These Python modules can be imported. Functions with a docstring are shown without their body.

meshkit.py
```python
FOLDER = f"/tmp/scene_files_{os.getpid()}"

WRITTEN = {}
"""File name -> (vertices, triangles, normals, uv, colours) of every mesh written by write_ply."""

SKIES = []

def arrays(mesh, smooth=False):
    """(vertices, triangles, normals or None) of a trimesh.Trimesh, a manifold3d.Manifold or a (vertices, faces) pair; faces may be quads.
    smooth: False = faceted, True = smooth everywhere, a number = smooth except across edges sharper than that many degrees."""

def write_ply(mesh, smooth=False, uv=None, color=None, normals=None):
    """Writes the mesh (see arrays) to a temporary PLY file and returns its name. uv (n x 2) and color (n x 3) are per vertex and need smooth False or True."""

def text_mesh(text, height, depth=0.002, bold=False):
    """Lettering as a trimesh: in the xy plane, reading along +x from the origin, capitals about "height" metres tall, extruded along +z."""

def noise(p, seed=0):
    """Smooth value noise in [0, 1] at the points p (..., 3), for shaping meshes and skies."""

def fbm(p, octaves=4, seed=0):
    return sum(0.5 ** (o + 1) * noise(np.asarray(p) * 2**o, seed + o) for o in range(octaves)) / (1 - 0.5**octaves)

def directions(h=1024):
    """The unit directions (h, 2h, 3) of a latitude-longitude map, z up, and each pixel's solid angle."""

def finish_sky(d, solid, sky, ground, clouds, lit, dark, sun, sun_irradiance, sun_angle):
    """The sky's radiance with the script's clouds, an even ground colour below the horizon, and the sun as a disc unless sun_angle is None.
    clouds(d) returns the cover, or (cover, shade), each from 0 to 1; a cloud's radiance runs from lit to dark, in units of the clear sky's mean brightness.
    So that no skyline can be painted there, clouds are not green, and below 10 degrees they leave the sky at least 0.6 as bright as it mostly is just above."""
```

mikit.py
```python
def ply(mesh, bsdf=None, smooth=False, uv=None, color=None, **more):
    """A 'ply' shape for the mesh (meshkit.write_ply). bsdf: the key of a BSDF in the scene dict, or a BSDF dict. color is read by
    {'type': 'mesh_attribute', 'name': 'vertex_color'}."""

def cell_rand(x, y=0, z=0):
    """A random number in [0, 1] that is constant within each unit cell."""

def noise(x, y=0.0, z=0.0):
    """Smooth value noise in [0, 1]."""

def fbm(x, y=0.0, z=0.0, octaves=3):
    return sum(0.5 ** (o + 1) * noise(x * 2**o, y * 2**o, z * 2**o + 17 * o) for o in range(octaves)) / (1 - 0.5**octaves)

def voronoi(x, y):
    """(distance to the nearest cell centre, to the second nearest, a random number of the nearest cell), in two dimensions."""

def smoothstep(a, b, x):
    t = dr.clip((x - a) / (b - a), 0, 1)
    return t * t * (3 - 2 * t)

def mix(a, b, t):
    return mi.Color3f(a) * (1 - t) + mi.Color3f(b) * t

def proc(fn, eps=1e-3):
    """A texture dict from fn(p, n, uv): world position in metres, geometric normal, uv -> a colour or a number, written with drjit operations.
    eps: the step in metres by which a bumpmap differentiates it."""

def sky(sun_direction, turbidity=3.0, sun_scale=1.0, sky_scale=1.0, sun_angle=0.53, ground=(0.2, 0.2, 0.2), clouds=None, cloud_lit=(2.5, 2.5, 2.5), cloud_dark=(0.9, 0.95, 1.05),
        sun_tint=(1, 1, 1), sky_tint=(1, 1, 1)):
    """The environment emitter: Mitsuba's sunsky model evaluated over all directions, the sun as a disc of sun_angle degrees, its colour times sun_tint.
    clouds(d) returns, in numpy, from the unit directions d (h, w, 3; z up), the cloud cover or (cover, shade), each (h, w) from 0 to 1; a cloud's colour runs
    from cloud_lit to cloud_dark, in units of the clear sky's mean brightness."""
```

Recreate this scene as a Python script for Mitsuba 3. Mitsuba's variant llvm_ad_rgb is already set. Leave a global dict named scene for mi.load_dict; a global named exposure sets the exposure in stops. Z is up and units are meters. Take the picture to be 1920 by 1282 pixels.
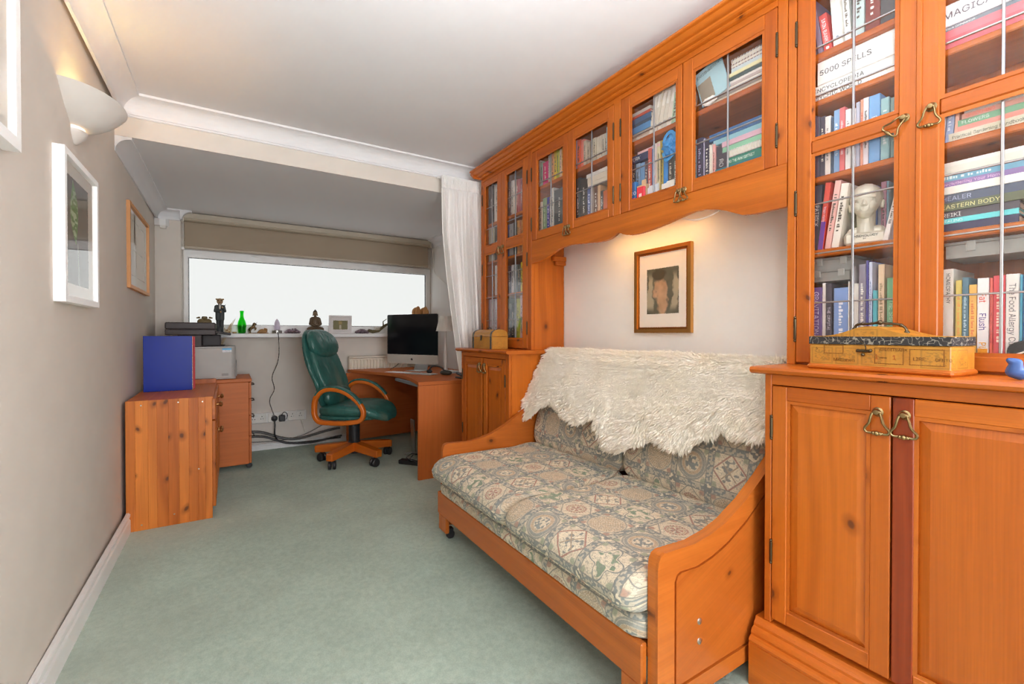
import math, random
import numpy as np, trimesh, manifold3d, shapely
from shapely.geometry import Polygon, box as sbox
import drjit as dr
import mitsuba as mi
import mikit, meshkit
from mikit import cell_rand, noise, fbm, smoothstep, mix

T = mi.ScalarTransform4f
scene, labels = {}, {}
rng = random.Random(7)
nrng = np.random.default_rng(7)

# ------------------------------------------------------------------ camera, sky, lights, exposure
exposure = 0.0
CAM = np.array([0.49, -4.80, 1.085])
_yaw, _pit = math.radians(32.05), math.radians(-0.5)
_fwd = np.array([math.sin(_yaw) * math.cos(_pit), math.cos(_yaw) * math.cos(_pit), math.sin(_pit)])
scene['camera'] = dict(type='perspective', fov=math.degrees(2 * math.atan(960 / 843.0)), fov_axis='x', near_clip=0.02, far_clip=60.0,
                       principal_point_offset_y=0.00624,
                       to_world=T().look_at(origin=CAM.tolist(), target=(CAM + _fwd).tolist(), up=[0, 0, 1]))
scene['sky'] = mikit.sky((0.3, 0.5, 0.8), turbidity=6.0, sun_scale=0.0, sky_scale=1.0, clouds=lambda d: np.ones(d.shape[:2]), cloud_lit=(0.9, 0.92, 0.95), cloud_dark=(0.8, 0.82, 0.85))


def emit(rgb):
    return {'type': 'area', 'radiance': {'type': 'rgb', 'value': list(rgb)}}


L_UP = (10.5, 10.7, 11.1)             # unseen uplighter behind the camera, standing in for bounced flash
L_PENDANT = (5.2, 5.3, 5.5)         # unseen pendant above the camera, placed to haze the near glass doors
L_GLOBE = (62, 63, 65)          # unseen globe behind the camera, standing in for its flash
L_DAY = (11.8, 12.3, 13.1)            # added glazed doors behind the camera, fill light for the whole room
L_SIDE = (11.0, 11.5, 12.2)         # unseen window behind the camera, placed to light the left wall
L_PANE = (0.85, 0.87, 0.85)        # frosted far window, backlit
L_SCONCE = (290.0, 145.0, 42.0)
L_NICHE = (17.0, 10.0, 3.4)


# ------------------------------------------------------------------ materials
def rgb(*c):
    return {'type': 'rgb', 'value': list(c)}


def srgb(h):
    c = [int(h[i:i + 2], 16) / 255 for i in (0, 2, 4)]
    return tuple(x / 12.92 if x <= .04045 else ((x + .055) / 1.055) ** 2.4 for x in c)


def mat(name, base, rough=0.5, metal=0.0, **k):
    d = {'type': 'principled', 'base_color': rgb(*base) if isinstance(base, (tuple, list)) else base, 'roughness': rough, 'metallic': metal, 'specular': 0.4}
    d.update(k)
    scene[name] = {'type': 'twosided', 'bsdf': d}


def bumped(name, base, bump, scale, rough=0.5, eps=1e-3, **k):
    d = {'type': 'principled', 'base_color': base, 'roughness': rough, 'specular': 0.5}
    d.update(k)
    scene[name] = {'type': 'twosided', 'bsdf': {'type': 'bumpmap', 'arbitrary': mikit.proc(bump, eps), 'scale': scale, 'bsdf': d}}


VC = {'type': 'mesh_attribute', 'name': 'vertex_color'}
scene['m_ceiling'] = {'type': 'twosided', 'bsdf': {'type': 'diffuse', 'reflectance': rgb(.77, .765, .775)}}


def wall_fn(p, n, uv):
    return mi.Color3f(.70, .64, .575) * (0.97 + 0.06 * fbm(p.x * 9, p.y * 9, p.z * 9, 2))


scene['m_wall'] = {'type': 'twosided', 'bsdf': {'type': 'diffuse', 'reflectance': mikit.proc(wall_fn)}}


def wall2_fn(p, n, uv):  # same wall paint made paler, the stronger light put into its colour
    return mi.Color3f(.82, .80, .775) * (0.98 + 0.04 * fbm(p.x * 9, p.y * 9, p.z * 9, 2))


scene['m_wall_light'] = {'type': 'twosided', 'bsdf': {'type': 'diffuse', 'reflectance': mikit.proc(wall2_fn)}}
mat('m_white', (.78, .77, .755), .4)
mat('m_paint', VC, .55)
mat('m_gloss', VC, .25)
mat('m_matte', VC, .9)
mat('m_metal', VC, .32, 1.0)
mat('m_blue', (.0015, .016, .25), .28, 0.0, specular=.15)
mat('m_black', (.018, .018, .02), .38)
scene['m_glass'] = {'type': 'thindielectric', 'int_ior': 1.5}
scene['m_greenglass'] = {'type': 'dielectric', 'int_ior': 1.45, 'specular_transmittance': rgb(.10, .82, .16)}
scene['m_crystal'] = {'type': 'twosided', 'bsdf': {'type': 'principled', 'base_color': rgb(.72, .64, .78), 'roughness': .2, 'specular': .7}}
scene['m_clearbox'] = {'type': 'principledthin', 'base_color': rgb(.90, .92, .90), 'roughness': .25, 'spec_trans': .6, 'diff_trans': .9}
scene['m_screen'] = {'type': 'twosided', 'bsdf': {'type': 'principled', 'base_color': rgb(.004, .004, .006), 'roughness': .12, 'specular': .5}}


def carpet_fn(p, n, uv):
    big = fbm(p.x * 3.2, p.y * 3.2, 1.0, 3)
    mid = noise(p.x * 70, p.y * 70, 3.0)
    fine = noise(p.x * 330, p.y * 330, 5.0)
    wear = fbm(p.x * 1.1 + 4, p.y * 0.9, 9.0, 2)
    c = mix((.315, .405, .340), (.445, .530, .455), fine * .55 + mid * .45)
    return mix(c, (.44, .45, .375), 0.40 * smoothstep(.45, .75, wear)) * (0.84 + 0.32 * big)


def carpet_bump(p, n, uv):
    return noise(p.x * 300, p.y * 300, 2.0) + .6 * noise(p.x * 120, p.y * 120, 7.0)


bumped('m_carpet', mikit.proc(carpet_fn), carpet_bump, .004, 0.95, 8e-4, specular=0.1, sheen=.3)


# wood: uv.x = 64 * board number + metres along the grain, uv.y = metres across
def wood_fn(light, dark, knotty, grain, lo=.25, spread=.45):
    def fn(p, n, uv):
        k = dr.floor(uv.x / 64.0)
        s = uv.x - 64.0 * k - 20.0
        r1, r2, r3 = cell_rand(k, 3, 1), cell_rand(k, 7, 2), cell_rand(k, 11, 5)
        t = uv.y + r1 * 17.0
        warp = fbm(s * 1.3 + r2 * 9, t * 7, r2 * 31, 2)
        ring = noise(t * grain + warp * 7, s * .8, r3 * 50)
        ring2 = noise(t * grain * 3.1 + warp * 9, s * 1.3, r3 * 20 + 3)
        fine = noise(t * 520, s * 9, r3 * 40)
        tone = lo + spread * r3
        c = mix(light, dark, dr.clip(tone * .8 + .45 * ring + .18 * ring2 - .25, 0, 1))
        c = c * (0.93 + 0.14 * fine)
        if knotty:
            su, tv = s / .21, t / .085
            ci, cj = dr.floor(su), dr.floor(tv)
            has = dr.select(cell_rand(ci, cj, k + 3) < knotty, 1.0, 0.0)
            a = su - ci - (.25 + .5 * cell_rand(ci, cj, k + 5))
            b = tv - cj - (.25 + .5 * cell_rand(ci, cj, k + 9))
            rad = .5 + .9 * cell_rand(ci, cj, k + 13)
            sk = (cell_rand(ci, cj, k + 17) - .5) * 1.6
            bb = b * .085 + sk * a * .21 * .5
            d = dr.sqrt(dr.square(a * .21 * .7) + dr.square(bb)) / (.0085 * rad)
            kn = smoothstep(1.25, .55, d) * has
            halo = smoothstep(3.2, .9, d) * has
            c = mix(c, mi.Color3f(dark) * .72, halo * .55)
            c = mix(c, (.085, .022, .006), kn * .85)
        return c
    return fn


def wood_mat(name, light, dark, knotty, grain, rough=.33, lo=.25, spread=.45, **k):
    mat(name, mikit.proc(wood_fn(light, dark, knotty, grain, lo, spread)), rough, **k)


wood_mat('m_pine', (.56, .150, .014), (.28, .047, .0035), .20, 42, clearcoat=.18, clearcoat_gloss=.85, specular=.3)
wood_mat('m_pine_dark', (.32, .055, .010), (.15, .018, .003), .25, 90, clearcoat=.2, clearcoat_gloss=.85, specular=.3)
wood_mat('m_pine_sofa', (.52, .150, .022), (.29, .057, .006), .26, 30, clearcoat=.15, clearcoat_gloss=.8, specular=.3)
wood_mat('m_veneer', (.54, .150, .034), (.42, .100, .019), 0, 70, .45, specular=.3)
wood_mat('m_stave', (.74, .235, .036), (.33, .068, .008), .5, 34, .4, lo=-.1, spread=1.1, clearcoat=.1, specular=.3)
wood_mat('m_chairwood', (.60, .150, .012), (.48, .095, .006), 0, 50, .3, clearcoat=.5, clearcoat_gloss=.9)
WOODS = {'m_stave', 'm_pine_dark', 'm_pine', 'm_pine_sofa', 'm_veneer', 'm_chairwood'}


def leather_fn(p, n, uv):
    v = fbm(p.x * 22, p.y * 22, p.z * 9, 3)
    w = noise(p.x * 140, p.y * 140, p.z * 40)
    c = mix((.012, .072, .062), (.03, .13, .108), v)
    wear = smoothstep(.62, .86, fbm(p.x * 7 + 3, p.y * 7, p.z * 2.5, 2))
    return mix(c, (.16, .165, .11), .55 * wear) * (.9 + .2 * w)


def leather_bump(p, n, uv):
    return fbm(p.x * 45, p.y * 45, p.z * 14, 3)


bumped('m_leather', mikit.proc(leather_fn), leather_bump, .012, .34, 1.5e-3, clearcoat=.2)


# printed furnishing fabric, uv in metres
def fabric_fn(p, n, uv):
    S = .158
    u, v = uv.x / S, uv.y / S
    i, j = dr.floor(u), dr.floor(v)
    x, y = u - i - .5, v - j - .5
    ax, ay = dr.abs(x), dr.abs(y)
    m = dr.maximum(ax, ay)
    r = dr.sqrt(x * x + y * y)
    dm = ax + ay
    th = dr.atan2(y, x)
    kind = dr.floor((i + 2 * j) - 5 * dr.floor((i + 2 * j) / 5.0) + .5)
    n1 = noise(uv.x * 260, uv.y * 260, 1.0)
    n2 = noise(uv.x * 120, uv.y * 120, 4.0)
    n3 = fbm(uv.x * 60, uv.y * 60, 8.0, 2)
    cream, tan = mi.Color3f(.66, .58, .44), mi.Color3f(.47, .345, .23)
    blue, red, green, grey = mi.Color3f(.20, .225, .222), mi.Color3f(.30, .11, .085), mi.Color3f(.175, .245, .165), mi.Color3f(.27, .275, .25)

    def band(d, a, b, s=.012):
        return smoothstep(a - s, a + s, d) * (1 - smoothstep(b - s, b + s, d))

    c = mix(cream, tan, .30 * n2)
    # corner sprigs of every tile
    cx, cy = ax - .36, ay - .36
    rc = dr.sqrt(cx * cx + cy * cy)
    sprig = smoothstep(.10, .05, rc + .05 * (n2 - .5))
    cs = mix(green, red, dr.select(kind > 2, 1.0, 0.0))
    c = mix(c, cs, sprig * .7)
    # 0 roundel
    c0 = mix(c, grey, band(r, .37, .41))
    c0 = mix(c0, blue, band(r, .29, .36) * .85)
    c0 = mix(c0, tan, band(r, .21, .28) * .9)
    c0 = mix(c0, mix(blue, cream, smoothstep(.45, .6, n2)), smoothstep(.20, .18, r))
    # 1 red square set on its corner, leaves inside
    leaf = smoothstep(.54, .66, noise(uv.x * 95 + 9, uv.y * 95, 2.0))
    c1 = mix(c, red, band(dm, .40, .455) * .85)
    inner = smoothstep(.385, .37, dm)
    c1 = mix(c1, cream * 1.08, inner)
    c1 = mix(c1, blue * .8, inner * leaf * .9)
    c1 = mix(c1, tan * .8, inner * dr.maximum(smoothstep(.018, .010, dr.abs(x - y) * .7), smoothstep(.018, .010, dr.abs(x + y) * .7)))
    # 2 green quatrefoil
    q = r / (.30 + .09 * dr.cos(4 * th))
    c2 = mix(c, blue * .9, band(q, 1.0, 1.1, .03))
    c2 = mix(c2, mix(green, cream, smoothstep(.45, .62, noise(uv.x * 75, uv.y * 75 + 3, 6.0))), smoothstep(.92, .86, q))
    # 3 toothed red wheel in a diamond
    tooth = .5 + .5 * dr.sign(dr.sin(th * 22))
    c3 = mix(c, grey * .8, band(dm, .46, .49))
    c3 = mix(c3, red, band(r, .20, .245) * (.35 + .6 * tooth))
    c3 = mix(c3, tan, band(r, .155, .19))
    c3 = mix(c3, mix(red, cream, smoothstep(.4, .6, dr.cos(th * 5))), smoothstep(.15, .13, r) * .8)
    # 4 interlaced tan knot
    kn = dr.sin(x * 46 + 1.6 * dr.sin(y * 40)) * dr.sin(y * 46 + 1.6 * dr.sin(x * 40))
    c4 = mix(c, tan * .85, smoothstep(.12, .3, dr.abs(kn)) * smoothstep(.42, .36, r) * .8)
    c4 = mix(c4, grey, band(r, .40, .425))
    c = dr.select(kind < .5, c0, dr.select(kind < 1.5, c1, dr.select(kind < 2.5, c2, dr.select(kind < 3.5, c3, c4))))
    # thin traced scrollwork over all motifs
    tr = noise(uv.x * 170 + 3, uv.y * 170, 21.0)
    c = mix(c, grey * .8, .55 * smoothstep(.10, .04, dr.abs(tr - .5)))
    # border bands with scrolls
    edge = smoothstep(.405, .42, m)
    scroll = smoothstep(.42, .58, noise(uv.x * 150, uv.y * 150, 11.0))
    c = mix(c, mix(blue * .95, cream * .85, scroll * .7), edge)
    c = mix(c, grey * .75, band(m, .405, .425, .006))
    boss = smoothstep(.13, .11, dr.sqrt(dr.square(ax - .5) + dr.square(ay - .5)))
    c = mix(c, mix(blue * .8, cream, smoothstep(.5, .65, n2)), boss)
    return mix(c, mi.Color3f(.43, .38, .30), .16) * (.86 + .28 * n1 * .6 + .14 * n3)


def fabric_bump(p, n, uv):
    return noise(uv.x * 420, uv.y * 420, 3.0)


bumped('m_fabric', mikit.proc(fabric_fn), fabric_bump, .0015, .9, 6e-4, specular=.15, sheen=.4)


def fleece_fn(p, n, uv):
    v = fbm(p.x * 9, p.y * 9, p.z * 9, 3)
    w = noise(p.x * 60, p.y * 60, p.z * 60)
    return mix((.90, .85, .74), (.96, .93, .86), v) * (.9 + .14 * w)


mat('m_fleece', mikit.proc(fleece_fn), .95, specular=.1, sheen=.5)


def trunk_fn(p, n, uv):
    # pasted-paper decoration of the two keepsake boxes: ochre with darker engraved patches
    u, v = uv.x, uv.y
    c = mix((.50, .235, .030), (.42, .165, .018), fbm(u * 40, v * 40, 2.0, 2))
    i, j = dr.floor(u / .062 + .3 * dr.floor(v / .05)), dr.floor(v / .05)
    fx, fy = u / .062 + .3 * dr.floor(v / .05) - i, v / .05 - j
    rr = cell_rand(i, j, 2)
    e = dr.minimum(dr.minimum(fx, 1 - fx), dr.minimum(fy, 1 - fy))
    line = smoothstep(.03, .06, e) * (1 - smoothstep(.09, .12, e))
    eng = smoothstep(.5, .62, noise(u * 260, v * 420, 3.0)) * smoothstep(.16, .2, e) * dr.select(rr > .45, 1.0, 0.25)
    c = mix(c, (.26, .12, .02), .5 * line * dr.select(rr > .25, 1.0, .2))
    return mix(c, (.22, .11, .025), .5 * eng)


mat('m_trunk', mikit.proc(trunk_fn), .3, clearcoat=.4)


def trunkband_fn(p, n, uv):
    q = noise(uv.x * 140, uv.y * 170, 5.0)
    ln = smoothstep(.07, .03, dr.abs(q - .5))
    return mix((.022, .021, .022), (.34, .31, .26), ln * .8)


mat('m_trunkband', mikit.proc(trunkband_fn), .35)


def canvas_fn(p, n, uv):
    # soft muted oil picture: olive ground, warm pale mass, cream flanks (a plain stand-in)
    x, y = uv.x, uv.y
    w = fbm(x * 5, y * 5, 2.0, 3) - .5
    c = mix((.075, .07, .045), (.15, .14, .09), fbm(x * 4, y * 4, 7.0, 3))
    d = dr.sqrt(dr.square((x - .48 + .12 * (y - .5) + .25 * w) / .23) + dr.square((y - .36) / .44))
    c = mix(c, mix((.62, .40, .25), (.42, .24, .13), fbm(x * 7, y * 7, 3.0, 2)), smoothstep(1.1, .8, d))
    for cxx, sl in ((.10, .05), (.84, .10)):
        e = dr.abs(x - cxx - sl * dr.sin(y * 3) + .2 * w) / .10
        c = mix(c, (.50, .43, .30), smoothstep(1.05, .6, e) * smoothstep(.02, .2, y) * smoothstep(.95, .7, y) * .85)
    h = dr.sqrt(dr.square((x - .40 + .2 * w) / .22) + dr.square((y - .86) / .14))
    return mix(c, (.07, .055, .03), smoothstep(1.1, .7, h))


mat('m_canvas', mikit.proc(canvas_fn), .4)


def leafprint_fn(p, n, uv):
    # dark botanical print: a long pale green leaf on charcoal, paler foot
    x, y = uv.x, uv.y
    c = mix((.07, .062, .055), (.10, .09, .08), fbm(x * 6, y * 6, 1.0, 2))
    ax = .30 + .26 * (1 - y)
    wd = .17 * dr.sin(dr.clip((y - .38) / .60, 0, 1) * 3.14159) + .002
    d = dr.abs(x - ax - .03 * dr.sin(y * 9)) / wd
    leaf = mix((.10, .24, .06), (.42, .56, .36), smoothstep(.45, .7, noise(x * 16, y * 40, 3.0)))
    c = mix(c, leaf, smoothstep(1.05, .85, d) * smoothstep(.37, .40, y))
    st = smoothstep(.022, .012, dr.abs(x - .52 - .12 * (.4 - y))) * smoothstep(.42, .36, y)
    return mix(c, (.50, .56, .48), st * .8)


mat('m_leafprint', mikit.proc(leafprint_fn), .5)
scene['m_pane'] = {'type': 'twosided', 'bsdf': {'type': 'diffuse', 'reflectance': rgb(.05, .05, .05)}}
mat('m_ivory', (.72, .68, .57), .22, clearcoat=.5)


# ------------------------------------------------------------------ mesh helpers
def numbered(key):
    if key not in scene and key not in labels and not any(k.startswith(key + '__') for k in scene):
        return key
    i = 1
    while True:
        k = '%s_%03d' % (key, i)
        if k not in scene and k not in labels:
            return k
        i += 1


USED = {}


def numkey(key):
    if key not in USED:
        USED[key] = 0
        return key
    USED[key] += 1
    return '%s_%03d' % (key, USED[key])


def thing(name, label, cat, group=None):
    key = numkey(name)
    labels[key] = {'label': label, 'category': cat}
    if group:
        labels[key]['group'] = group
    return key


def area_map(pos, nor, g, k):
    """wood coordinates of vertices for a board with the grain along the unit vector g"""
    g = np.asarray(g, float)
    a = np.cross(g, [0, 0, 1.0] if abs(g[2]) < .9 else [1.0, 0, 0])
    a /= np.linalg.norm(a)
    b = np.cross(g, a)
    pg, pa, pb = pos @ g, pos @ a, pos @ b
    na, nb, ng = np.abs(nor @ a), np.abs(nor @ b), np.abs(nor @ g)
    across = np.where(nb >= na, pa, pb + .37)
    end = (ng > na) & (ng > nb)
    return np.stack([64.0 * k + 20.0 + np.where(end, pa * .2, pg), np.where(end, pb, across)], 1)


AX = {'x': (1, 0, 0), 'y': (0, 1, 0), 'z': (0, 0, 1)}
_board = [0]


def faces_split(m):
    v = np.asarray(m.vertices)[np.asarray(m.faces)].reshape(-1, 3)
    f = np.arange(len(v)).reshape(-1, 3)
    n = np.repeat(np.asarray(m.face_normals), 3, axis=0)
    return v, f, n


def shade(m, smooth):
    """(vertices, faces, normals) split for the shading wanted"""
    if smooth is False:
        return faces_split(m)
    if smooth is not True:
        m = trimesh.graph.smooth_shade(m, angle=math.radians(smooth), facet_minarea=None)
    v, f, n = meshkit.arrays(m, True)
    return v, f, n


def as_tm(m):
    if hasattr(m, 'to_mesh'):
        q = m.to_mesh()
        return trimesh.Trimesh(np.array(q.vert_properties[:, :3]), np.array(q.tri_verts), process=False)
    return m


def part(parent, name, pieces, material, smooth=False, color=None, grain='z', uv=None, label=None, emitter=None, kind=None, key=None):
    """One entry of the scene. pieces: a mesh or a list of meshes or (mesh, grain) or (mesh, grain, colour)."""
    if key is None:
        key = numkey(parent + '__' + name if parent else name)
    if not isinstance(pieces, list):
        pieces = [pieces]
    V, F, N, U, C, off = [], [], [], [], [], 0
    for pc in pieces:
        pg, pcol = grain, color
        if isinstance(pc, tuple):
            if len(pc) > 2 and pc[2] is not None:
                pcol = pc[2]
            if pc[1] is not None:
                pg = pc[1]
            pc = pc[0]
        pc = as_tm(pc)
        v, f, n = shade(pc, smooth)
        V.append(v); F.append(f + off); N.append(n); off += len(v)
        if material in WOODS:
            _board[0] += 1
            U.append(area_map(v, n, AX[pg] if isinstance(pg, str) else pg, _board[0] % 900))
        elif uv is not None:
            U.append(uv(v, n))
        if pcol is not None:
            c = srgb(pcol) if isinstance(pcol, str) else pcol
            C.append(np.tile(np.asarray(c, float), (len(v), 1)))
    V, F, N = np.vstack(V), np.vstack(F), np.vstack(N)
    path = meshkit.write_ply((V, F), False, np.vstack(U) if U else None, np.vstack(C) if C else None, normals=N)
    d = {'type': 'ply', 'filename': path, 'face_normals': False, 'bsdf': {'type': 'ref', 'id': material}}
    if emitter:
        d['emitter'] = emit(emitter)
    scene[key] = d
    if label or kind:
        labels.setdefault(key, {})
        if label:
            labels[key]['label'] = label
        if kind:
            labels[key]['kind'] = kind
    return key


def struct(name, pieces, material, parent=None, **k):
    key = part(parent, name, pieces, material, **k)
    if parent is None:
        labels.setdefault(key, {})['kind'] = 'structure'
    return key


def bx(x0, x1, y0, y1, z0, z1, b=0.0):
    x0, x1, y0, y1, z0, z1 = min(x0, x1), max(x0, x1), min(y0, y1), max(y0, y1), min(z0, z1), max(z0, z1)
    if b <= 0:
        m = trimesh.creation.box((x1 - x0, y1 - y0, z1 - z0))
        m.apply_translation(((x0 + x1) / 2, (y0 + y1) / 2, (z0 + z1) / 2))
        return m
    b = min(b, .45 * min(x1 - x0, y1 - y0, z1 - z0))
    P = []
    for x, sx in ((x0, 1), (x1, -1)):
        for y, sy in ((y0, 1), (y1, -1)):
            for z, sz in ((z0, 1), (z1, -1)):
                P += [(x + sx * b, y + sy * b, z), (x + sx * b, y, z + sz * b), (x, y + sy * b, z + sz * b)]
    return trimesh.convex.convex_hull(np.array(P))


def xf(m, rotz=0.0, loc=(0, 0, 0), roty=0.0, rotx=0.0):
    M = trimesh.transformations.translation_matrix(loc) @ trimesh.transformations.rotation_matrix(rotz, (0, 0, 1)) @ trimesh.transformations.rotation_matrix(roty, (0, 1, 0)) @ trimesh.transformations.rotation_matrix(rotx, (1, 0, 0))
    m = as_tm(m).copy()
    m.apply_transform(M)
    return m


def frame_of(ex, ey, ez, o):
    M = np.eye(4)
    M[:3, 0], M[:3, 1], M[:3, 2], M[:3, 3] = ex, ey, ez, o
    return M


def ap(m, M):
    m = as_tm(m).copy()
    m.apply_transform(M)
    if np.linalg.det(M[:3, :3]) < 0 and False:
        m.invert()
    return m


def ext(poly, axis, a0, a1):
    """prism of a 2-D outline along an axis. axis 'x': outline (y, z); 'y': outline (x, z); 'z': outline (x, y)"""
    if not hasattr(poly, 'exterior'):
        poly = Polygon(poly)
    m = trimesh.creation.extrude_polygon(poly, a1 - a0, engine='earcut')
    v = np.array(m.vertices)
    v[:, 2] += a0
    if axis == 'x':
        v = v[:, [2, 0, 1]]
    elif axis == 'y':
        v = v[:, [0, 2, 1]]
    f = np.array(m.faces)
    if axis == 'y':
        f = f[:, ::-1]
    return trimesh.Trimesh(v, f, process=False)


def circ(r, n=16, a0=0.0):
    a = a0 + np.arange(n) * 2 * np.pi / n
    return np.stack([r * np.cos(a), r * np.sin(a)], 1)


def lathe(profile, n=24, loc=(0, 0, 0)):
    p = np.asarray(profile, float)
    m = trimesh.creation.revolve(p, sections=n)
    m.apply_translation(loc)
    return m


def grid(P, wrap_u=False, wrap_v=False, flip=False):
    P = np.asarray(P, float)
    a, b = P.shape[:2]
    i, j = np.meshgrid(np.arange(a if wrap_u else a - 1), np.arange(b if wrap_v else b - 1), indexing='ij')
    i2, j2 = (i + 1) % a, (j + 1) % b
    q = np.stack([i * b + j, i2 * b + j, i2 * b + j2, i * b + j2], -1).reshape(-1, 4)
    f = np.vstack([q[:, [0, 1, 2]], q[:, [0, 2, 3]]])
    return trimesh.Trimesh(P.reshape(-1, 3), f[:, ::-1] if flip else f, process=False)


def sweep(path, section, closed=False, up=None, scale=None, cap=True):
    """section (n,2) swept along the path (m,3); section x is along `side` = tangent x up"""
    p = np.asarray(path, float)
    m = len(p)
    if closed:
        t = np.roll(p, -1, 0) - np.roll(p, 1, 0)
    else:
        t = np.gradient(p, axis=0)
    t /= np.linalg.norm(t, axis=1, keepdims=True) + 1e-12
    if up is None:
        u0 = np.array([0, 0, 1.0]) if abs(t[0][2]) < .9 else np.array([1.0, 0, 0])
        ups = []
        for k in range(m):
            u0 = u0 - t[k] * (u0 @ t[k])
            u0 /= np.linalg.norm(u0) + 1e-12
            ups.append(u0)
        ups = np.array(ups)
    else:
        ups = np.tile(np.asarray(up, float), (m, 1))
        ups = ups - t * (ups * t).sum(1, keepdims=True)
        ups /= np.linalg.norm(ups, axis=1, keepdims=True) + 1e-12
    side = np.cross(t, ups)
    s = np.asarray(section, float)
    sc = np.ones(m) if scale is None else np.asarray(scale, float)
    P = p[:, None] + sc[:, None, None] * (s[None, :, :1] * side[:, None] + s[None, :, 1:] * ups[:, None])
    g = grid(P, wrap_u=closed, wrap_v=True)
    if not closed and cap:
        n = len(s)
        V = np.vstack([g.vertices, p[:1], p[-1:]])
        c0, c1 = len(V) - 2, len(V) - 1
        k = np.arange(n)
        f0 = np.stack([np.full(n, c0), (k + 1) % n, k], 1)
        f1 = np.stack([np.full(n, c1), (m - 1) * n + k, (m - 1) * n + (k + 1) % n], 1)
        g = trimesh.Trimesh(V, np.vstack([g.faces, f0, f1]), process=False)
    if g.volume < 0:
        g.invert()
    return g


def tube(path, r, n=8, closed=False, scale=None):
    return sweep(path, circ(r, n), closed, scale=scale)


def spline(pts, n=40, closed=False):
    from scipy.interpolate import CubicSpline
    p = np.asarray(pts, float)
    if closed:
        p = np.vstack([p, p[:1]])
    d = np.r_[0, np.cumsum(np.linalg.norm(np.diff(p, axis=0), axis=1))]
    cs = CubicSpline(d, p, bc_type='periodic' if closed else 'natural')
    return cs(np.linspace(0, d[-1], n, endpoint=not closed))


def rrect(w, h, r, n=4):
    P = []
    for cx, cy, a in ((w / 2 - r, h / 2 - r, 0), (-w / 2 + r, h / 2 - r, 90), (-w / 2 + r, -h / 2 + r, 180), (w / 2 - r, -h / 2 + r, 270)):
        for k in range(n + 1):
            t = math.radians(a + 90 * k / n)
            P.append((cx + r * math.cos(t), cy + r * math.sin(t)))
    return np.array(P)


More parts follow.
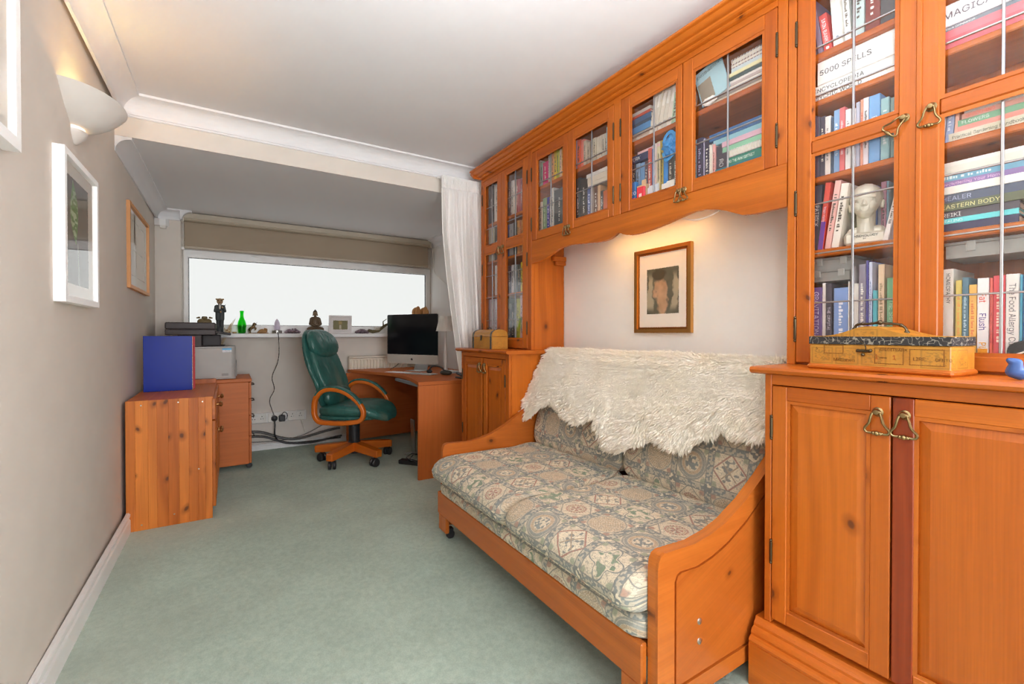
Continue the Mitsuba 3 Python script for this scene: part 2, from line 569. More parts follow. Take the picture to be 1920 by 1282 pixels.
def pillow(sx, sy, sz, e=2.6, n=24):
    """super-ellipsoid with half axes sx, sy, sz"""
    m = trimesh.creation.uv_sphere(1.0, count=[n, 2 * n])
    v = np.array(m.vertices)
    nrm = (np.abs(v) ** e).sum(1) ** (1 / e)
    m.vertices = v / nrm[:, None] * [sx, sy, sz]
    return m


def ball(p, r, n=10):
    m = trimesh.creation.uv_sphere(r, count=[n, 2 * n])
    m.apply_translation(p)
    return m


def sph(p, r, seg=16):
    return manifold3d.Manifold.sphere(r, seg).translate([float(x) for x in p])


def limbs(bones, edge=None, smooth_it=6):
    """hulls of sphere pairs united into one body: bones = [(p, r, q, s), ...]"""
    out = None
    for p, r, q, s in bones:
        h = manifold3d.Manifold.batch_hull([sph(p, r), sph(q, s)])
        out = h if out is None else out + h
    if edge:
        out = out.refine_to_length(edge)
    m = as_tm(out)
    m.merge_vertices()
    if smooth_it:
        trimesh.smoothing.filter_taubin(m, iterations=smooth_it)
    return m


def text(s, height, M, depth=.0006, bold=False):
    m = meshkit.text_mesh(s, height, depth, bold)
    return ap(m, M)


def LW(y):
    """the left wall leans away very slightly towards the window"""
    return -0.013 * (y + 2.8)

# ================================================================== THE ROOM
H, HA, YB, XR, XA, YN = 2.32, 2.115, -1.73, 2.32, 2.41, -8.50   # ceilings, beam face, right walls, near end (out of view, set back to even the light)
struct('floor', bx(-.2, 2.6, YN - .1, .12, -.06, 0), 'm_carpet')
struct('wall_left', ext([(LW(YN), YN), (LW(.1), .1), (-.25, .1), (-.25, YN)], 'z', 0, 2.45), 'm_wall')
hole = sbox(-.25, 0, 2.6, 2.45).difference(sbox(.143, 1.055, 2.40, 1.815))
struct('wall_back', ext(hole, 'y', 0, .12), 'm_wall')
struct('wall_pier', ext([(LW(-.1) - .01, -.1), (.14, -.1), (.14, 0), (LW(0) - .01, 0)], 'z', 0, HA), 'm_wall')
wr = sbox(YN, 0, -1.80, 2.45).difference(sbox(-6.15, .85, -4.95, 2.10))
struct('wall_right', [bx(XA, XA + .15, -1.80, .1, 0, 2.45), ext(wr, 'x', XR, XA + .15)], 'm_wall_light')
near = sbox(-.25, 0, 2.6, 2.45).difference(sbox(.12, -.1, 2.08, 2.12))
struct('wall_near', ext(near, 'y', YN - .12, YN), 'm_wall_light')  # never in view, distance chosen so the door light falls evenly
struct('ceiling', bx(-.25, 2.6, YN - .12, YB - .001, H, 2.45), 'm_ceiling')
struct('ceiling_alcove', bx(-.25, 2.6, YB, .12, HA, 2.45), 'm_ceiling')


def cove(c, n=7):
    """coving section in (out, up) from the corner: concave quarter with two small lips"""
    pts = [(0, 0), (0, -c), (.006, -c)]
    for k in range(n + 1):
        a = math.pi / 2 * k / n
        pts.append((c - (c - .012) * math.cos(a), -c + (c - .012) * math.sin(a)))
    pts += [(c, -.010), (c, 0)]
    return pts


# coving: main ceiling left, along the beam, in the alcove
cv = cove(.088)
path = [(LW(YN), YN, H), (LW(YB), YB, H)]
struct('trim_1', ext([(LW(-3.5) + a, H + b) for a, b in cv], 'y', YN, YB), 'm_ceiling', smooth=25)
mm = ext([(YB - a, H + b) for a, b in cv], 'x', LW(YB), 2.07)
bead = bx(LW(YB), 2.07, YB - .014, YB, H - .102, H - .088, .004)
struct('trim_2', [mm, bead], 'm_ceiling', smooth=25)
cv = cove(.080)
struct('trim_3', ext([(LW(-.9) + a, HA + b) for a, b in cv], 'y', YB, -.1), 'm_ceiling', smooth=25)
struct('trim_4', [ext([(-.1 - a, HA + b) for a, b in cv], 'x', LW(-.1), .14 + .02), ext([(.14 + a, HA + b) for a, b in cv], 'y', -.18, -.02)], 'm_ceiling', smooth=25)
struct('trim_5', ext([(XA - a, HA + b) for a, b in cv], 'y', YB, 0), 'm_ceiling', smooth=25)
struct('beam', bx(LW(YB), 2.34, YB - .004, YB + .001, HA - .0005, H - .10), 'm_wall')
# curtain-side lip of the beam and skirting boards
bbp = [(0, 0), (.018, 0), (.018, .068), (.013, .074), (.013, .082), (.017, .088), (.017, .100), (.010, .109), (0, .109)]
struct('baseboard_left', ext([(LW(-3.2) + a, b) for a, b in bbp], 'y', YN, -.1), 'm_white', smooth=20)
struct('baseboard_back', ext([(-a, b * .55) for a, b in bbp], 'x', .14, 2.41), 'm_white', smooth=20)

# window_1: white frame, frosted pane, sill
w1 = 'window_1'
labels[w1] = {'kind': 'structure'}
for nm, b in (('frame', [bx(.143, .183, -.012, .06, 1.09, 1.815, .004), bx(2.350, 2.40, -.012, .06, 1.09, 1.815, .004),
                         bx(.143, 2.40, -.012, .06, 1.747, 1.815, .004), bx(.143, 2.40, -.012, .06, 1.075, 1.163, .004)]),):
    part(w1, nm, b, 'm_white')
part(w1, 'gasket', [bx(.181, .187, .004, .02, 1.160, 1.750), bx(2.346, 2.352, .004, .02, 1.160, 1.750), bx(.181, 2.352, .004, .02, 1.744, 1.749), bx(.181, 2.352, .004, .02, 1.161, 1.166)], 'm_black')
part(w1, 'pane', bx(.18, 2.355, .02, .03, 1.15, 1.752), 'm_pane', emitter=L_PANE, label='frosted glass pane full of daylight')
for x in (.69, 1.28, 1.86):
    part(w1, 'latch', [bx(x - .035, x + .035, -.026, -.012, 1.795, 1.812, .004), bx(x - .012, x + .012, -.034, -.024, 1.79, 1.806, .003)], 'm_white')
part(w1, 'sill', bx(.143, 2.405, -.145, 0, 1.050, 1.088, .006), 'm_white')

# window_2: glazed doors added out of view as fill light along the room
w2 = 'window_2'
labels[w2] = {'kind': 'structure'}
part(w2, 'frame', [bx(.12, .19, YN - .06, YN + .01, .02, 2.12, .004), bx(2.01, 2.08, YN - .06, YN + .01, .02, 2.12, .004), bx(1.06, 1.14, YN - .06, YN + .01, .02, 2.12, .004),
                   bx(.12, 2.08, YN - .06, YN + .01, 2.06, 2.12, .004), bx(.12, 2.08, YN - .06, YN + .01, .0, .09, .004)], 'm_white')
for a, b in ((.18, 1.07), (1.13, 2.02)):
    q = trimesh.Trimesh([(a, YN - .03, .08), (b, YN - .03, .08), (b, YN - .03, 2.07), (a, YN - .03, 2.07)], [[0, 2, 1], [0, 3, 2]], process=False)
    part(w2, 'pane', q, 'm_pane', emitter=L_DAY)

# window_3: out of view in the right wall, there to brighten the left wall
w3 = 'window_3'
labels[w3] = {'kind': 'structure'}
part(w3, 'frame', [bx(XR - .01, XR + .06, -6.15, -6.09, .85, 2.10, .004), bx(XR - .01, XR + .06, -5.01, -4.95, .85, 2.10, .004), bx(XR - .01, XR + .06, -5.58, -5.52, .85, 2.10, .004),
                   bx(XR - .01, XR + .06, -6.15, -4.95, 2.04, 2.10, .004), bx(XR - .01, XR + .06, -6.15, -4.95, .85, .91, .004)], 'm_white')
for a, b in ((-6.10, -5.57), (-5.53, -5.0)):
    q = trimesh.Trimesh([(XR + .03, a, .9), (XR + .03, b, .9), (XR + .03, b, 2.05), (XR + .03, a, 2.05)], [[0, 2, 1], [0, 3, 2]], process=False)
    part(w3, 'pane', q, 'm_pane', emitter=L_SIDE)

# unseen uplighter that lights the ceiling in place of a bounced flash
t = thing('floor_uplighter', 'tall white floor uplighter standing behind the camera by the left wall', 'floor lamp')
UX, UY = .28, -5.00
part(t, 'base', lathe([(0, 0), (.13, 0), (.13, .015), (.02, .03), (0, .03)], 32, (UX, UY, 0)), 'm_white', smooth=30)
part(t, 'pole', lathe([(0, .03), (.012, .03), (.012, 1.12), (0, 1.12)], 16, (UX, UY, 0)), 'm_white', smooth=30)
part(t, 'bowl', lathe([(.01, 1.10), (.06, 1.12), (.12, 1.17), (.125, 1.18), (.115, 1.18), (.06, 1.13), (.01, 1.115)], 32, (UX, UY, 0)), 'm_white', smooth=30)
scene['uplight'] = {'type': 'spot', 'intensity': rgb(*L_UP), 'cutoff_angle': 82.0, 'beam_width': 60.0, 'to_world': T().look_at(origin=[UX, UY, 1.175], target=[UX, UY, 2.3], up=[0, 1, 0])}

t = thing('pendant_lamp', 'white bowl pendant uplighter hanging close to the ceiling above the camera', 'lamp')  # out of view, meant to throw ceiling glare onto the near glass
PX, PY, PZ = .90, -4.34, 1.965
part(t, 'bowl', lathe([(.0, PZ - .05), (.05, PZ - .045), (.09, PZ - .02), (.105, PZ), (.100, PZ), (.085, PZ - .017), (.05, PZ - .04), (0, PZ - .045)], 32, (PX, PY, 0)), 'm_white', smooth=30)
for k in range(3):
    a = 2.1 * k
    part(t, 'wire', tube([(PX + .10 * math.cos(a), PY + .10 * math.sin(a), PZ), (PX + .02 * math.cos(a), PY + .02 * math.sin(a), H - .02)], .0015, 5), 'm_white')
part(t, 'ceiling_rose', lathe([(0, H - .02), (.03, H - .02), (.035, H), (0, H)], 20, (PX, PY, 0)), 'm_white', smooth=30)
scene['pendant_light'] = {'type': 'spot', 'intensity': rgb(*L_PENDANT), 'cutoff_angle': 80.0, 'beam_width': 65.0, 'to_world': T().look_at(origin=[PX, PY, PZ - .002], target=[PX, PY, 2.3], up=[0, 1, 0])}
t = thing('floor_lamp', 'slender white floor lamp with opal globe standing beside the camera', 'floor lamp')  # unseen globe in place of the flash above the lens
GX, GY, GZ = .50, -5.04, 1.44
part(t, 'base', lathe([(0, 0), (.11, 0), (.11, .012), (.02, .024), (0, .024)], 32, (GX, GY, 0)), 'm_white', smooth=30)
part(t, 'pole', lathe([(0, .024), (.010, .024), (.010, GZ - .075), (0, GZ - .075)], 16, (GX, GY, 0)), 'm_white', smooth=30)
part(t, 'globe', ball((GX, GY, GZ), .075, 14), 'm_pane', smooth=True, emitter=L_GLOBE)

# ------------------------------------------------------------------ wall lamp
t = thing('wall_lamp', 'white plaster half bowl uplighter glowing warm on left wall', 'wall lamp')
SY, SZ = -2.49, 1.955
SX = LW(SY)


def halfbowl(rows, n=24, thick=.008):
    """rows: (z, half width along the wall, projection)"""
    outer, inner = [], []
    for z, w, d in rows:
        a = np.linspace(0, np.pi, n)
        outer.append(np.stack([SX + d * np.sin(a), SY + w * np.cos(a), np.full(n, z)], 1))
        inner.append(np.stack([SX + max(d - thick, .001) * np.sin(a), SY + max(w - thick, .001) * np.cos(a), np.full(n, z)], 1))
    P = np.array(outer + inner[::-1])
    return grid(P, wrap_u=True)


rows = []
for k in range(15):
    q = (k / 14) ** 1.6
    rows.append((SZ - .100 + .100 * q, .050 + .165 * q ** .80, .034 + .118 * q ** .50))
part(t, 'shade', halfbowl(rows), 'm_paint', smooth=40, color=(.66, .61, .56))
rows = [(SZ - .158 + .046 * k / 6, .010 + .042 * math.sin(k / 6 * 1.5), .006 + .032 * math.sin(k / 6 * 1.5)) for k in range(7)]
part(t, 'cup', halfbowl(rows), 'm_paint', smooth=40, color=(.66, .61, .56))
part(t, 'bracket', bx(SX, SX + .012, SY - .03, SY + .03, SZ - .14, SZ - .02, .003), 'm_ceiling')
part(t, 'bulb', ball((SX + .062, SY, SZ - .045), .020, 8), 'm_white', smooth=True, emitter=L_SCONCE)
rows = [(SZ - .116, .046, .031), (SZ - .100, .046, .031)]
part(t, 'slot_light', halfbowl(rows, thick=.003), 'm_white', emitter=(1.9, 1.25, .6), label='glowing slot under the bowl')


# ------------------------------------------------------------------ pictures on the left wall
def wall_frame(name, label, y0, y1, z0, z1, depth, wdt, mat_frame, colr, matw, art, art_mat, mount='e9e5dd', artlabel=None):
    """frame on the left wall; y0 < y1"""
    x0 = LW((y0 + y1) / 2)
    k = thing(name, label, 'picture')
    o, i = sbox(y0, z0, y1, z1), sbox(y0 + wdt, z0 + wdt, y1 - wdt, z1 - wdt)
    part(k, 'frame', ext(o.difference(i), 'x', x0, x0 + depth), mat_frame, color=colr)
    part(k, 'mount', bx(x0 + .002, x0 + depth - .016, y0 + wdt, y1 - wdt, z0 + wdt, z1 - wdt), 'm_matte', color=mount)
    a0, a1, b0, b1 = art
    if art_mat:
        xa = x0 + depth - .0155
        part(k, 'print', bx(xa - .001, xa, a0, a1, b0, b1), art_mat, uv=lambda v, n: np.stack([(a1 - v[:, 1]) / (a1 - a0) * -1 + 1, (v[:, 2] - b0) / (b1 - b0)], 1), label=artlabel)
    xg = x0 + depth - .008
    g = trimesh.Trimesh([(xg, y0 + wdt, z0 + wdt), (xg, y1 - wdt, z0 + wdt), (xg, y1 - wdt, z1 - wdt), (xg, y0 + wdt, z1 - wdt)], [[0, 1, 2], [0, 2, 3]], process=False)
    part(k, 'glass', g, 'm_glass')
    return k


wall_frame('picture', 'white box frame with dark leaf print below the wall lamp', -2.760, -2.315, 1.192, 1.708, .034, .022, 'm_paint', (.84, .835, .82), .06, (-2.700, -2.405, 1.262, 1.640), 'm_leafprint', 'd9d2c8')
wall_frame('picture', 'white box frame cut by the left picture edge, higher on the wall', -3.62, -3.165, 1.545, 2.07, .034, .030, 'm_paint', (.84, .835, .82), .06, (-3.55, -3.24, 1.62, 2.0), 'm_leafprint', 'd9d2c8')
k = wall_frame('picture', 'light wood framed pale picture near the window corner', -1.405, -.672, 1.355, 1.862, .022, .020, 'm_paint', srgb('c98f5c'), .05, (-1.30, -.775, 1.43, 1.79), None, 'b9b2a4')
x0 = LW(-1.04) + .0075
part(k, 'drawing', [bx(x0, x0 + .001, -1.30, -.78, 1.78, 1.783), bx(x0, x0 + .001, -1.30, -.78, 1.44, 1.443), bx(x0, x0 + .001, -1.30, -1.297, 1.44, 1.783), bx(x0, x0 + .001, -.783, -.78, 1.44, 1.783),
                    bx(x0, x0 + .001, -1.20, -.86, 1.60, 1.602), bx(x0, x0 + .001, -1.12, -1.118, 1.50, 1.72)], 'm_matte', color='8f887c')

# alarm sensor high in the window corner
t = thing('motion_sensor', 'small white motion sensor in the top corner beside the blind', 'sensor')
part(t, 'housing', ext([(LW(-.1) + .002, -.1), (.060, -.1), (.060, -.118), (.042, -.140), (.0, -.147), (LW(-.1) + .002, -.135)], 'z', 1.975, 2.030), 'm_white')
part(t, 'lens', ext([(.004, -.147), (.040, -.141), (.046, -.125), (.046, -.105), (.004, -.105)], 'z', 1.955, 1.976), 'm_gloss', color='d8d4cc')

# ------------------------------------------------------------------ roller blind
t = thing('roller_blind', 'beige roller blind rolled down a little above the window', 'blind')
part(t, 'roller', xf(lathe([(0, .0), (.026, 0), (.026, 2.21), (0, 2.21)], 20), roty=math.pi / 2, loc=(.155, -.085, 2.066)), 'm_paint', smooth=30, color='a89c88')
part(t, 'fabric', bx(.16, 2.355, -.062, -.0605, 1.835, 2.066), 'm_matte', color='a3937f')
part(t, 'bottom_bar', bx(.16, 2.355, -.066, -.056, 1.818, 1.836, .003), 'm_paint', color='b3a593')
part(t, 'cassette', bx(.15, 2.37, -.118, -.102, 2.062, 2.110, .004), 'm_paint', color='b5aa98')
for x in (.147, 2.366):
    part(t, 'bracket', bx(x, x + .006, -.125, -.02, 2.03, 2.114, .002), 'm_paint', color='cfc8bc')
part(t, 'chain', [tube([(.148, -.130, 2.06), (.148, -.131, 1.6), (.148, -.130, 1.10)], .0025, 6), tube([(.158, -.130, 2.06), (.158, -.131, 1.6), (.158, -.130, 1.10)], .0025, 6)], 'm_paint', color='ded8cc')
part(t, 'chain_guide', bx(.143, .164, -.140, -.122, 1.79, 1.815, .003), 'm_white')
part(t, 'pull_cord', tube(spline([(2.385, -.10, 2.05), (2.387, -.13, 1.95), (2.384, -.16, 1.78), (2.395, -.3, 1.68), (2.404, -.45, 1.60)], 16), .004, 6), 'm_paint', color='e4dfd6')

# ------------------------------------------------------------------ white curtain at the beam
t = thing('curtain', 'long white gathered curtain hanging beside the far bookcase', 'curtain')
nz, nu = 60, 150
P = np.zeros((nz, nu, 3))
for i in range(nz):
    s = i / (nz - 1)
    z = 2.205 - s * (2.205 - .80)
    xl = 1.775 + .045 * s + .16 * max(0, s - .25) ** 1.25
    xr = 2.115 + .02 * s
    u = np.linspace(0, 1, nu)
    gather = 1 if s > .06 else .45
    amp = (.010 + .030 * min(1, s * 2.0)) * gather
    ph = 2 * np.pi * (u * 6.3 + .35 * np.sin(u * 9 + 1.0) + .15 * s * np.sin(u * 5))
    fold = np.sin(ph) * amp + .4 * amp * np.sin(2.3 * ph + 1 + 2 * s)
    pinch = .004 * np.sin(u * 2 * np.pi * 34) * max(0, 1 - abs(s - .035) / .05)
    y = -1.795 + fold * (0.75) + pinch
    P[i, :, 0] = xl + (xr - xl) * u
    P[i, :, 1] = np.clip(y, -1.86, -1.738)
    P[i, :, 2] = z + .006 * np.sin(u * 7) * s
front = P.copy()
back = P.copy()
back[:, :, 1] += .003
cm = trimesh.util.concatenate([grid(front), grid(back, flip=True)])
part(t, 'cloth', cm, 'm_matte', smooth=True, color=(.80, .775, .755))
hd = np.array([[(1.775 + .34 * u, -1.800 + .006 * math.sin(u * 2 * math.pi * 30), z) for u in np.linspace(0, 1, 160)] for z in (2.135, 2.139, 2.205, 2.222)])
part(t, 'heading_tape', grid(hd), 'm_matte', smooth=True, color=(.82, .80, .78))
part(t, 'rail', bx(1.76, 2.06, -1.775, -1.745, 2.206, 2.218, .003), 'm_white')

# ------------------------------------------------------------------ radiator
t = thing('radiator', 'cream ribbed panel radiator on the wall behind the desk', 'radiator')
rx0, rx1, rz0, rz1 = 1.505, 2.25, .26, .855
u = np.linspace(0, 1, 400)
yy = -.082 - .007 * np.clip(1.6 * np.sin(u * 2 * np.pi * 22), -1, 1)
ring = [(rx0 + .012 + (rx1 - rx0 - .024) * a, b) for a, b in zip(u, yy)]
part(t, 'panel', ext(ring + [(rx1 - .012, -.05), (rx0 + .012, -.05)], 'z', rz0 + .03, rz1 - .035), 'm_paint', color='e2d9c8')
part(t, 'edge', [bx(rx0, rx1, -.086, -.05, rz1 - .037, rz1 - .02, .004), bx(rx0, rx1, -.086, -.05, rz0, rz0 + .032, .004), bx(rx0, rx0 + .014, -.086, -.05, rz0, rz1 - .02, .004), bx(rx1 - .014, rx1, -.086, -.05, rz0, rz1 - .02, .004)], 'm_paint', color='e2d9c8')
part(t, 'top_grille', [bx(rx0, rx1, -.092, -.03, rz1 - .018, rz1, .003)] + [bx(rx0 - .003, rx0, -.090, -.03, rz0 + .02, rz1 - .004)], 'm_paint', color='ddd3c2')
for x in (rx0 + .1, rx1 - .1):
    part(t, 'wall_bracket', bx(x - .02, x + .02, -.05, 0, .4, .7), 'm_paint', color='cfc6b4')

# ------------------------------------------------------------------ sockets, plugs and cables under the window
t = thing('socket_strip', 'long white trunking with power sockets low on the window wall', 'socket')
part(t, 'trunking', bx(.63, 1.112, -.022, 0, .252, .345, .003), 'm_white')
for i, x in enumerate((.70, .855, 1.025)):
    s = part(t, 'socket_plate', bx(x - .072, x + .072, -.031, -.022, .256, .341, .003), 'm_gloss', color='e6e2da')
    for d in (-.034, .034):
        holes = [bx(x + d - .003, x + d + .003, -.0315, -.0305, .312, .322), bx(x + d - .013, x + d - .006, -.0315, -.0305, .292, .297), bx(x + d + .006, x + d + .013, -.0315, -.0305, .292, .297)]
        for hm in holes:
            part(s, 'pin_hole', hm, 'm_black')
    part(s, 'switch', [bx(x - .010, x - .002, -.034, -.030, .318, .333, .001), bx(x + .002, x + .010, -.034, -.030, .318, .333, .001)], 'm_white')
t = thing('plug', 'round black power plug with cable pushed into the socket strip', 'plug')
part(t, 'body', xf(lathe([(0, 0), (.026, 0), (.028, .008), (.024, .028), (.012, .034), (0, .034)], 20), rotx=math.pi / 2, loc=(.836, -.031, .290)), 'm_black', smooth=30)
t = thing('power_adapter', 'boxy black plug-in adapter beside the round plug', 'adapter')
part(t, 'body', bx(.872, .925, -.085, -.031, .262, .318, .006), 'm_black')
part(t, 'cord_exit', bx(.892, .904, -.08, -.06, .316, .328, .002), 'm_black')


def cable(name, label, pts, r, colr='17171a', n=50, group=None):
    t = thing(name, label, 'cable', group)
    part(t, 'cord', tube(spline(pts, n), r, 7), 'm_gloss', smooth=True, color=colr)
    return t


cable('cable', 'thin black cable from the round plug down along the skirting', [(.836, -.062, .275), (.838, -.075, .22), (.835, -.08, .15), (.86, -.07, .09), (.95, -.06, .05), (1.10, -.06, .04), (1.30, -.07, .045), (1.42, -.09, .05)], .006)
cable('cable', 'thick grey cable bundle curving left to right above the skirting', [(.62, -.05, .185), (.72, -.05, .175), (.86, -.05, .115), (1.0, -.055, .08), (1.15, -.05, .095), (1.3, -.05, .125), (1.42, -.05, .14)], .012, '4a4846')
cable('cable', 'dark cable bundle lying lowest on the skirting', [(.62, -.085, .15), (.75, -.085, .135), (.9, -.09, .07), (1.05, -.09, .04), (1.2, -.09, .04), (1.35, -.09, .06), (1.43, -.09, .07)], .010, '2a2a2c')
cable('cable', 'thin grey cable sloping up towards the desk from the skirting', [(.63, -.03, .09), (.8, -.032, .075), (1.0, -.032, .085), (1.15, -.035, .13), (1.3, -.04, .205), (1.42, -.05, .25)], .004, '6a6662')
cable('cable', 'white cable dropping from the right end of the socket strip', [(1.06, -.028, .265), (1.07, -.034, .24), (1.085, -.03, .19), (1.10, -.028, .13)], .005, 'ded8cc')
cable('cable', 'short black lead looping from the adapter', [(.898, -.07, .325), (.91, -.075, .345), (.935, -.06, .335), (.945, -.04, .30), (.935, -.034, .27)], .003)

# ================================================================== PINE WALL UNIT
XU, XBK = 2.06, 2.315      # door face of the upper units, back of the units
BRASS = (.30, .215, .10)
DARKBR = (.10, .075, .045)


def handle_mesh(y, z, x, s=1.0, tilt=0.0):
    """drop pull on a door facing -x: round boss with a trapezoid bail"""
    ms = [ap(lathe([(0, 0), (.011, 0), (.012, .003), (.008, .006), (.009, .010), (.006, .015), (0, .016)], 16), frame_of((0, 1, 0), (0, 0, 1), (-1, 0, 0), (x, y, z))),
          bx(x - .014, x - .005, y - .010, y + .010, z - .006, z + .004, .003)]
    ct, st = math.cos(tilt), math.sin(tilt)

    def R(dy, dz, dx):
        return (x - dx, y + (dy * ct - dz * st) * s, z + (dy * st + dz * ct) * s)
    pts = [R(-.007, -.002, .012), R(-.010, -.012, .014), R(-.015, -.028, .012), R(-.022, -.041, .009), R(-.019, -.045, .009), R(-.008, -.0455, .009), R(0, -.046, .009), R(.008, -.0455, .009), R(.019, -.045, .009), R(.022, -.041, .009), R(.015, -.028, .012), R(.010, -.012, .014), R(.007, -.002, .012)]
    ms.append(tube(spline(pts, 40), .0026 * s, 7))
    for dy, r in ((-.006, .0042), (0, .0055), (.006, .0042)):
        ms.append(ball(R(dy, -.046, .009), r * s, 6))
    return ms


def hinge(par, y, z, x, L=.07):
    m = [bx(x - .006, x + .002, y - .004, y + .004, z - L / 2, z + L / 2, .002), ball((x - .002, y, z + L / 2 + .003), .0045, 5), ball((x - .002, y, z - L / 2 - .003), .0045, 5)]
    part(par, 'hinge', m, 'm_metal', color=DARKBR)


def molding_y(x, z, y0, y1, up, d=.010):
    """small quarter-round along y inside a door frame; up = +1 lies on top of a rail"""
    q = [(0, 0)] + [(d * math.sin(a), up * d * math.cos(a)) for a in np.linspace(0, math.pi / 2, 5)]
    return ext([(x + a, z + b) for a, b in q], 'y', y0, y1)


def molding_z(x, y, z0, z1, side, d=.010):
    q = [(0, 0)] + [(d * math.sin(a), side * d * math.cos(a)) for a in np.linspace(0, math.pi / 2, 5)]
    return ext([(x + a, y + b) for a, b in q], 'z', z0, z1)


def glazed_door(par, ya, yb, za, zb, gl, gaps, hinge_side, leads_z, mid_lead, hz, rails=()):
    """door facing -x between ya<yb and za<zb. gl = (y0, y1) of the glass, gaps = [(z0, z1)] of the panes"""
    x = XU
    g0, g1 = gl
    zs0, zs1 = gaps[0][0], gaps[-1][1]
    pcs = [(bx(x, x + .022, ya, g0, za, zb, .0025), 'z'), (bx(x, x + .022, g1, yb, za, zb, .0025), 'z'),
           (bx(x + .0005, x + .0215, g0, g1, za, zs0, .002), 'y'), (bx(x + .0005, x + .0215, g0, g1, zs1, zb, .002), 'y')]
    for (a, b), (c, d) in zip(gaps[:-1], gaps[1:]):
        pcs.append((bx(x + .0005, x + .0215, g0, g1, b, c, .004), 'y'))
    for a, b in gaps:
        pcs += [(molding_z(x + .003, g0, a, b, 1), 'z'), (molding_z(x + .003, g1, a, b, -1), 'z'), (molding_y(x + .003, a, g0, g1, 1), 'y'), (molding_y(x + .003, b, g0, g1, -1), 'y')]
    d = part(par, 'door', pcs, 'm_pine')
    for a, b in gaps:
        xg = x + .014
        q = trimesh.Trimesh([(xg, g0, a), (xg, g1, a), (xg, g1, b), (xg, g0, b)], [[0, 2, 1], [0, 3, 2]], process=False)
        part(d, 'pane', q, 'm_glass')
        L = [bx(xg - .004, xg + .003, mid_lead - .003, mid_lead + .003, a, b, .001)]
        part(d, 'lead', L, 'm_metal', color=(.42, .42, .43))
        for z in leads_z:
            if a + .02 < z < b - .02:
                part(d, 'lead', bx(xg - .0035, xg + .0025, g0, g1, z - .0025, z + .0025, .001), 'm_metal', color=(.42, .42, .43))
    for z in hz:
        hinge(d, yb + .001 if hinge_side > 0 else ya - .001, z, x)
    return d


# ---- bookcases
def bookcase(name, label, y0, y1, post0, post1, shelves, zbase, case_grain='z'):
    t = thing(name, label, 'bookcase', 'glazed pine bookcases of the wall unit')
    part(t, 'side_panel', bx(XU + .022, XBK, y0, y0 + .020, zbase, 2.20), 'm_pine', grain='z')
    part(t, 'side_panel', bx(XU + .022, XBK, y1 - .020, y1, zbase, 2.20), 'm_pine', grain='z')
    part(t, 'back_panel', bx(XBK - .008, XBK, y0 + .02, y1 - .02, zbase, 2.20), 'm_pine', grain='z')
    part(t, 'top_panel', bx(XU + .022, XBK - .008, y0 + .02, y1 - .02, 2.185, 2.20), 'm_pine', grain='y')
    part(t, 'bottom_panel', bx(XU + .022, XBK - .008, y0 + .02, y1 - .02, zbase, zbase + .020), 'm_pine', grain='y')
    part(t, 'post', bx(XU, XU + .022, y0, y0 + post0, zbase, 2.215, .002), 'm_pine', grain='z')
    part(t, 'post', bx(XU, XU + .022, y1 - post1, y1, zbase, 2.215, .002), 'm_pine', grain='z')
    part(t, 'top_rail', bx(XU, XU + .022, y0 + post0, y1 - post1, 2.192, 2.215, .002), 'm_pine', grain='y')
    for zt, th in shelves:
        part(t, 'shelf', bx(XU + .034, XBK - .008, y0 + .02, y1 - .02, zt - th, zt, .003), 'm_pine', grain='y')
    return t


SH = [(1.985, .022), (1.835, .018), (1.590, .018), (1.355, .022)]
LZ = (1.184, 1.340, 1.497, 1.840, 1.992)
CT = .985
nb = bookcase('bookcase', 'tall glazed pine bookcase nearest the camera, standing on the big base cabinet', -4.690, -4.016, .030, .026, SH, CT)
d = glazed_door(nb, -4.348, -4.044, .992, 2.19, (-4.308, -4.087), [(1.028, 1.657), (1.697, 2.152)], 1, LZ, -4.197, (2.06, 1.51, 1.10))
part(d, 'handle', handle_mesh(-4.322, 1.676, XU, 1.0, .85), 'm_metal', color=BRASS, smooth=40)
d = glazed_door(nb, -4.658, -4.352, .992, 2.19, (-4.618, -4.393), [(1.028, 1.657), (1.697, 2.152)], -1, LZ, -4.505, (2.06, 1.51, 1.10))
part(d, 'handle', handle_mesh(-4.378, 1.682, XU, 1.05, .08), 'm_metal', color=BRASS, smooth=40)
part(d, 'astragal', bx(XU - .006, XU, -4.3585, -4.3465, .994, 2.188, .002), 'm_pine', grain='z')

SF = [(1.885, .020), (1.612, .018), (1.360, .018)]
LF = (1.18, 1.345, 1.500, 1.840, 1.992)
fbk = bookcase('bookcase', 'tall glazed pine bookcase next to the white curtain, standing on the far base cabinet', -2.516, -1.862, .044, .022, SF, CT)
d = glazed_door(fbk, -2.152, -1.886, .992, 2.19, (-2.104, -1.916), [(1.050, 1.660), (1.715, 2.156)], 1, LF, -2.008, (2.06, 1.55, 1.12))
part(d, 'handle', handle_mesh(-2.130, 1.678, XU, 1.0, .3), 'm_metal', color=BRASS, smooth=40)
d = glazed_door(fbk, -2.470, -2.156, .992, 2.19, (-2.422, -2.206), [(1.050, 1.660), (1.715, 2.156)], -1, LF, -2.314, (2.06, 1.55, 1.12))
part(d, 'handle', handle_mesh(-2.180, 1.678, XU, 1.0, .1), 'm_metal', color=BRASS, smooth=40)

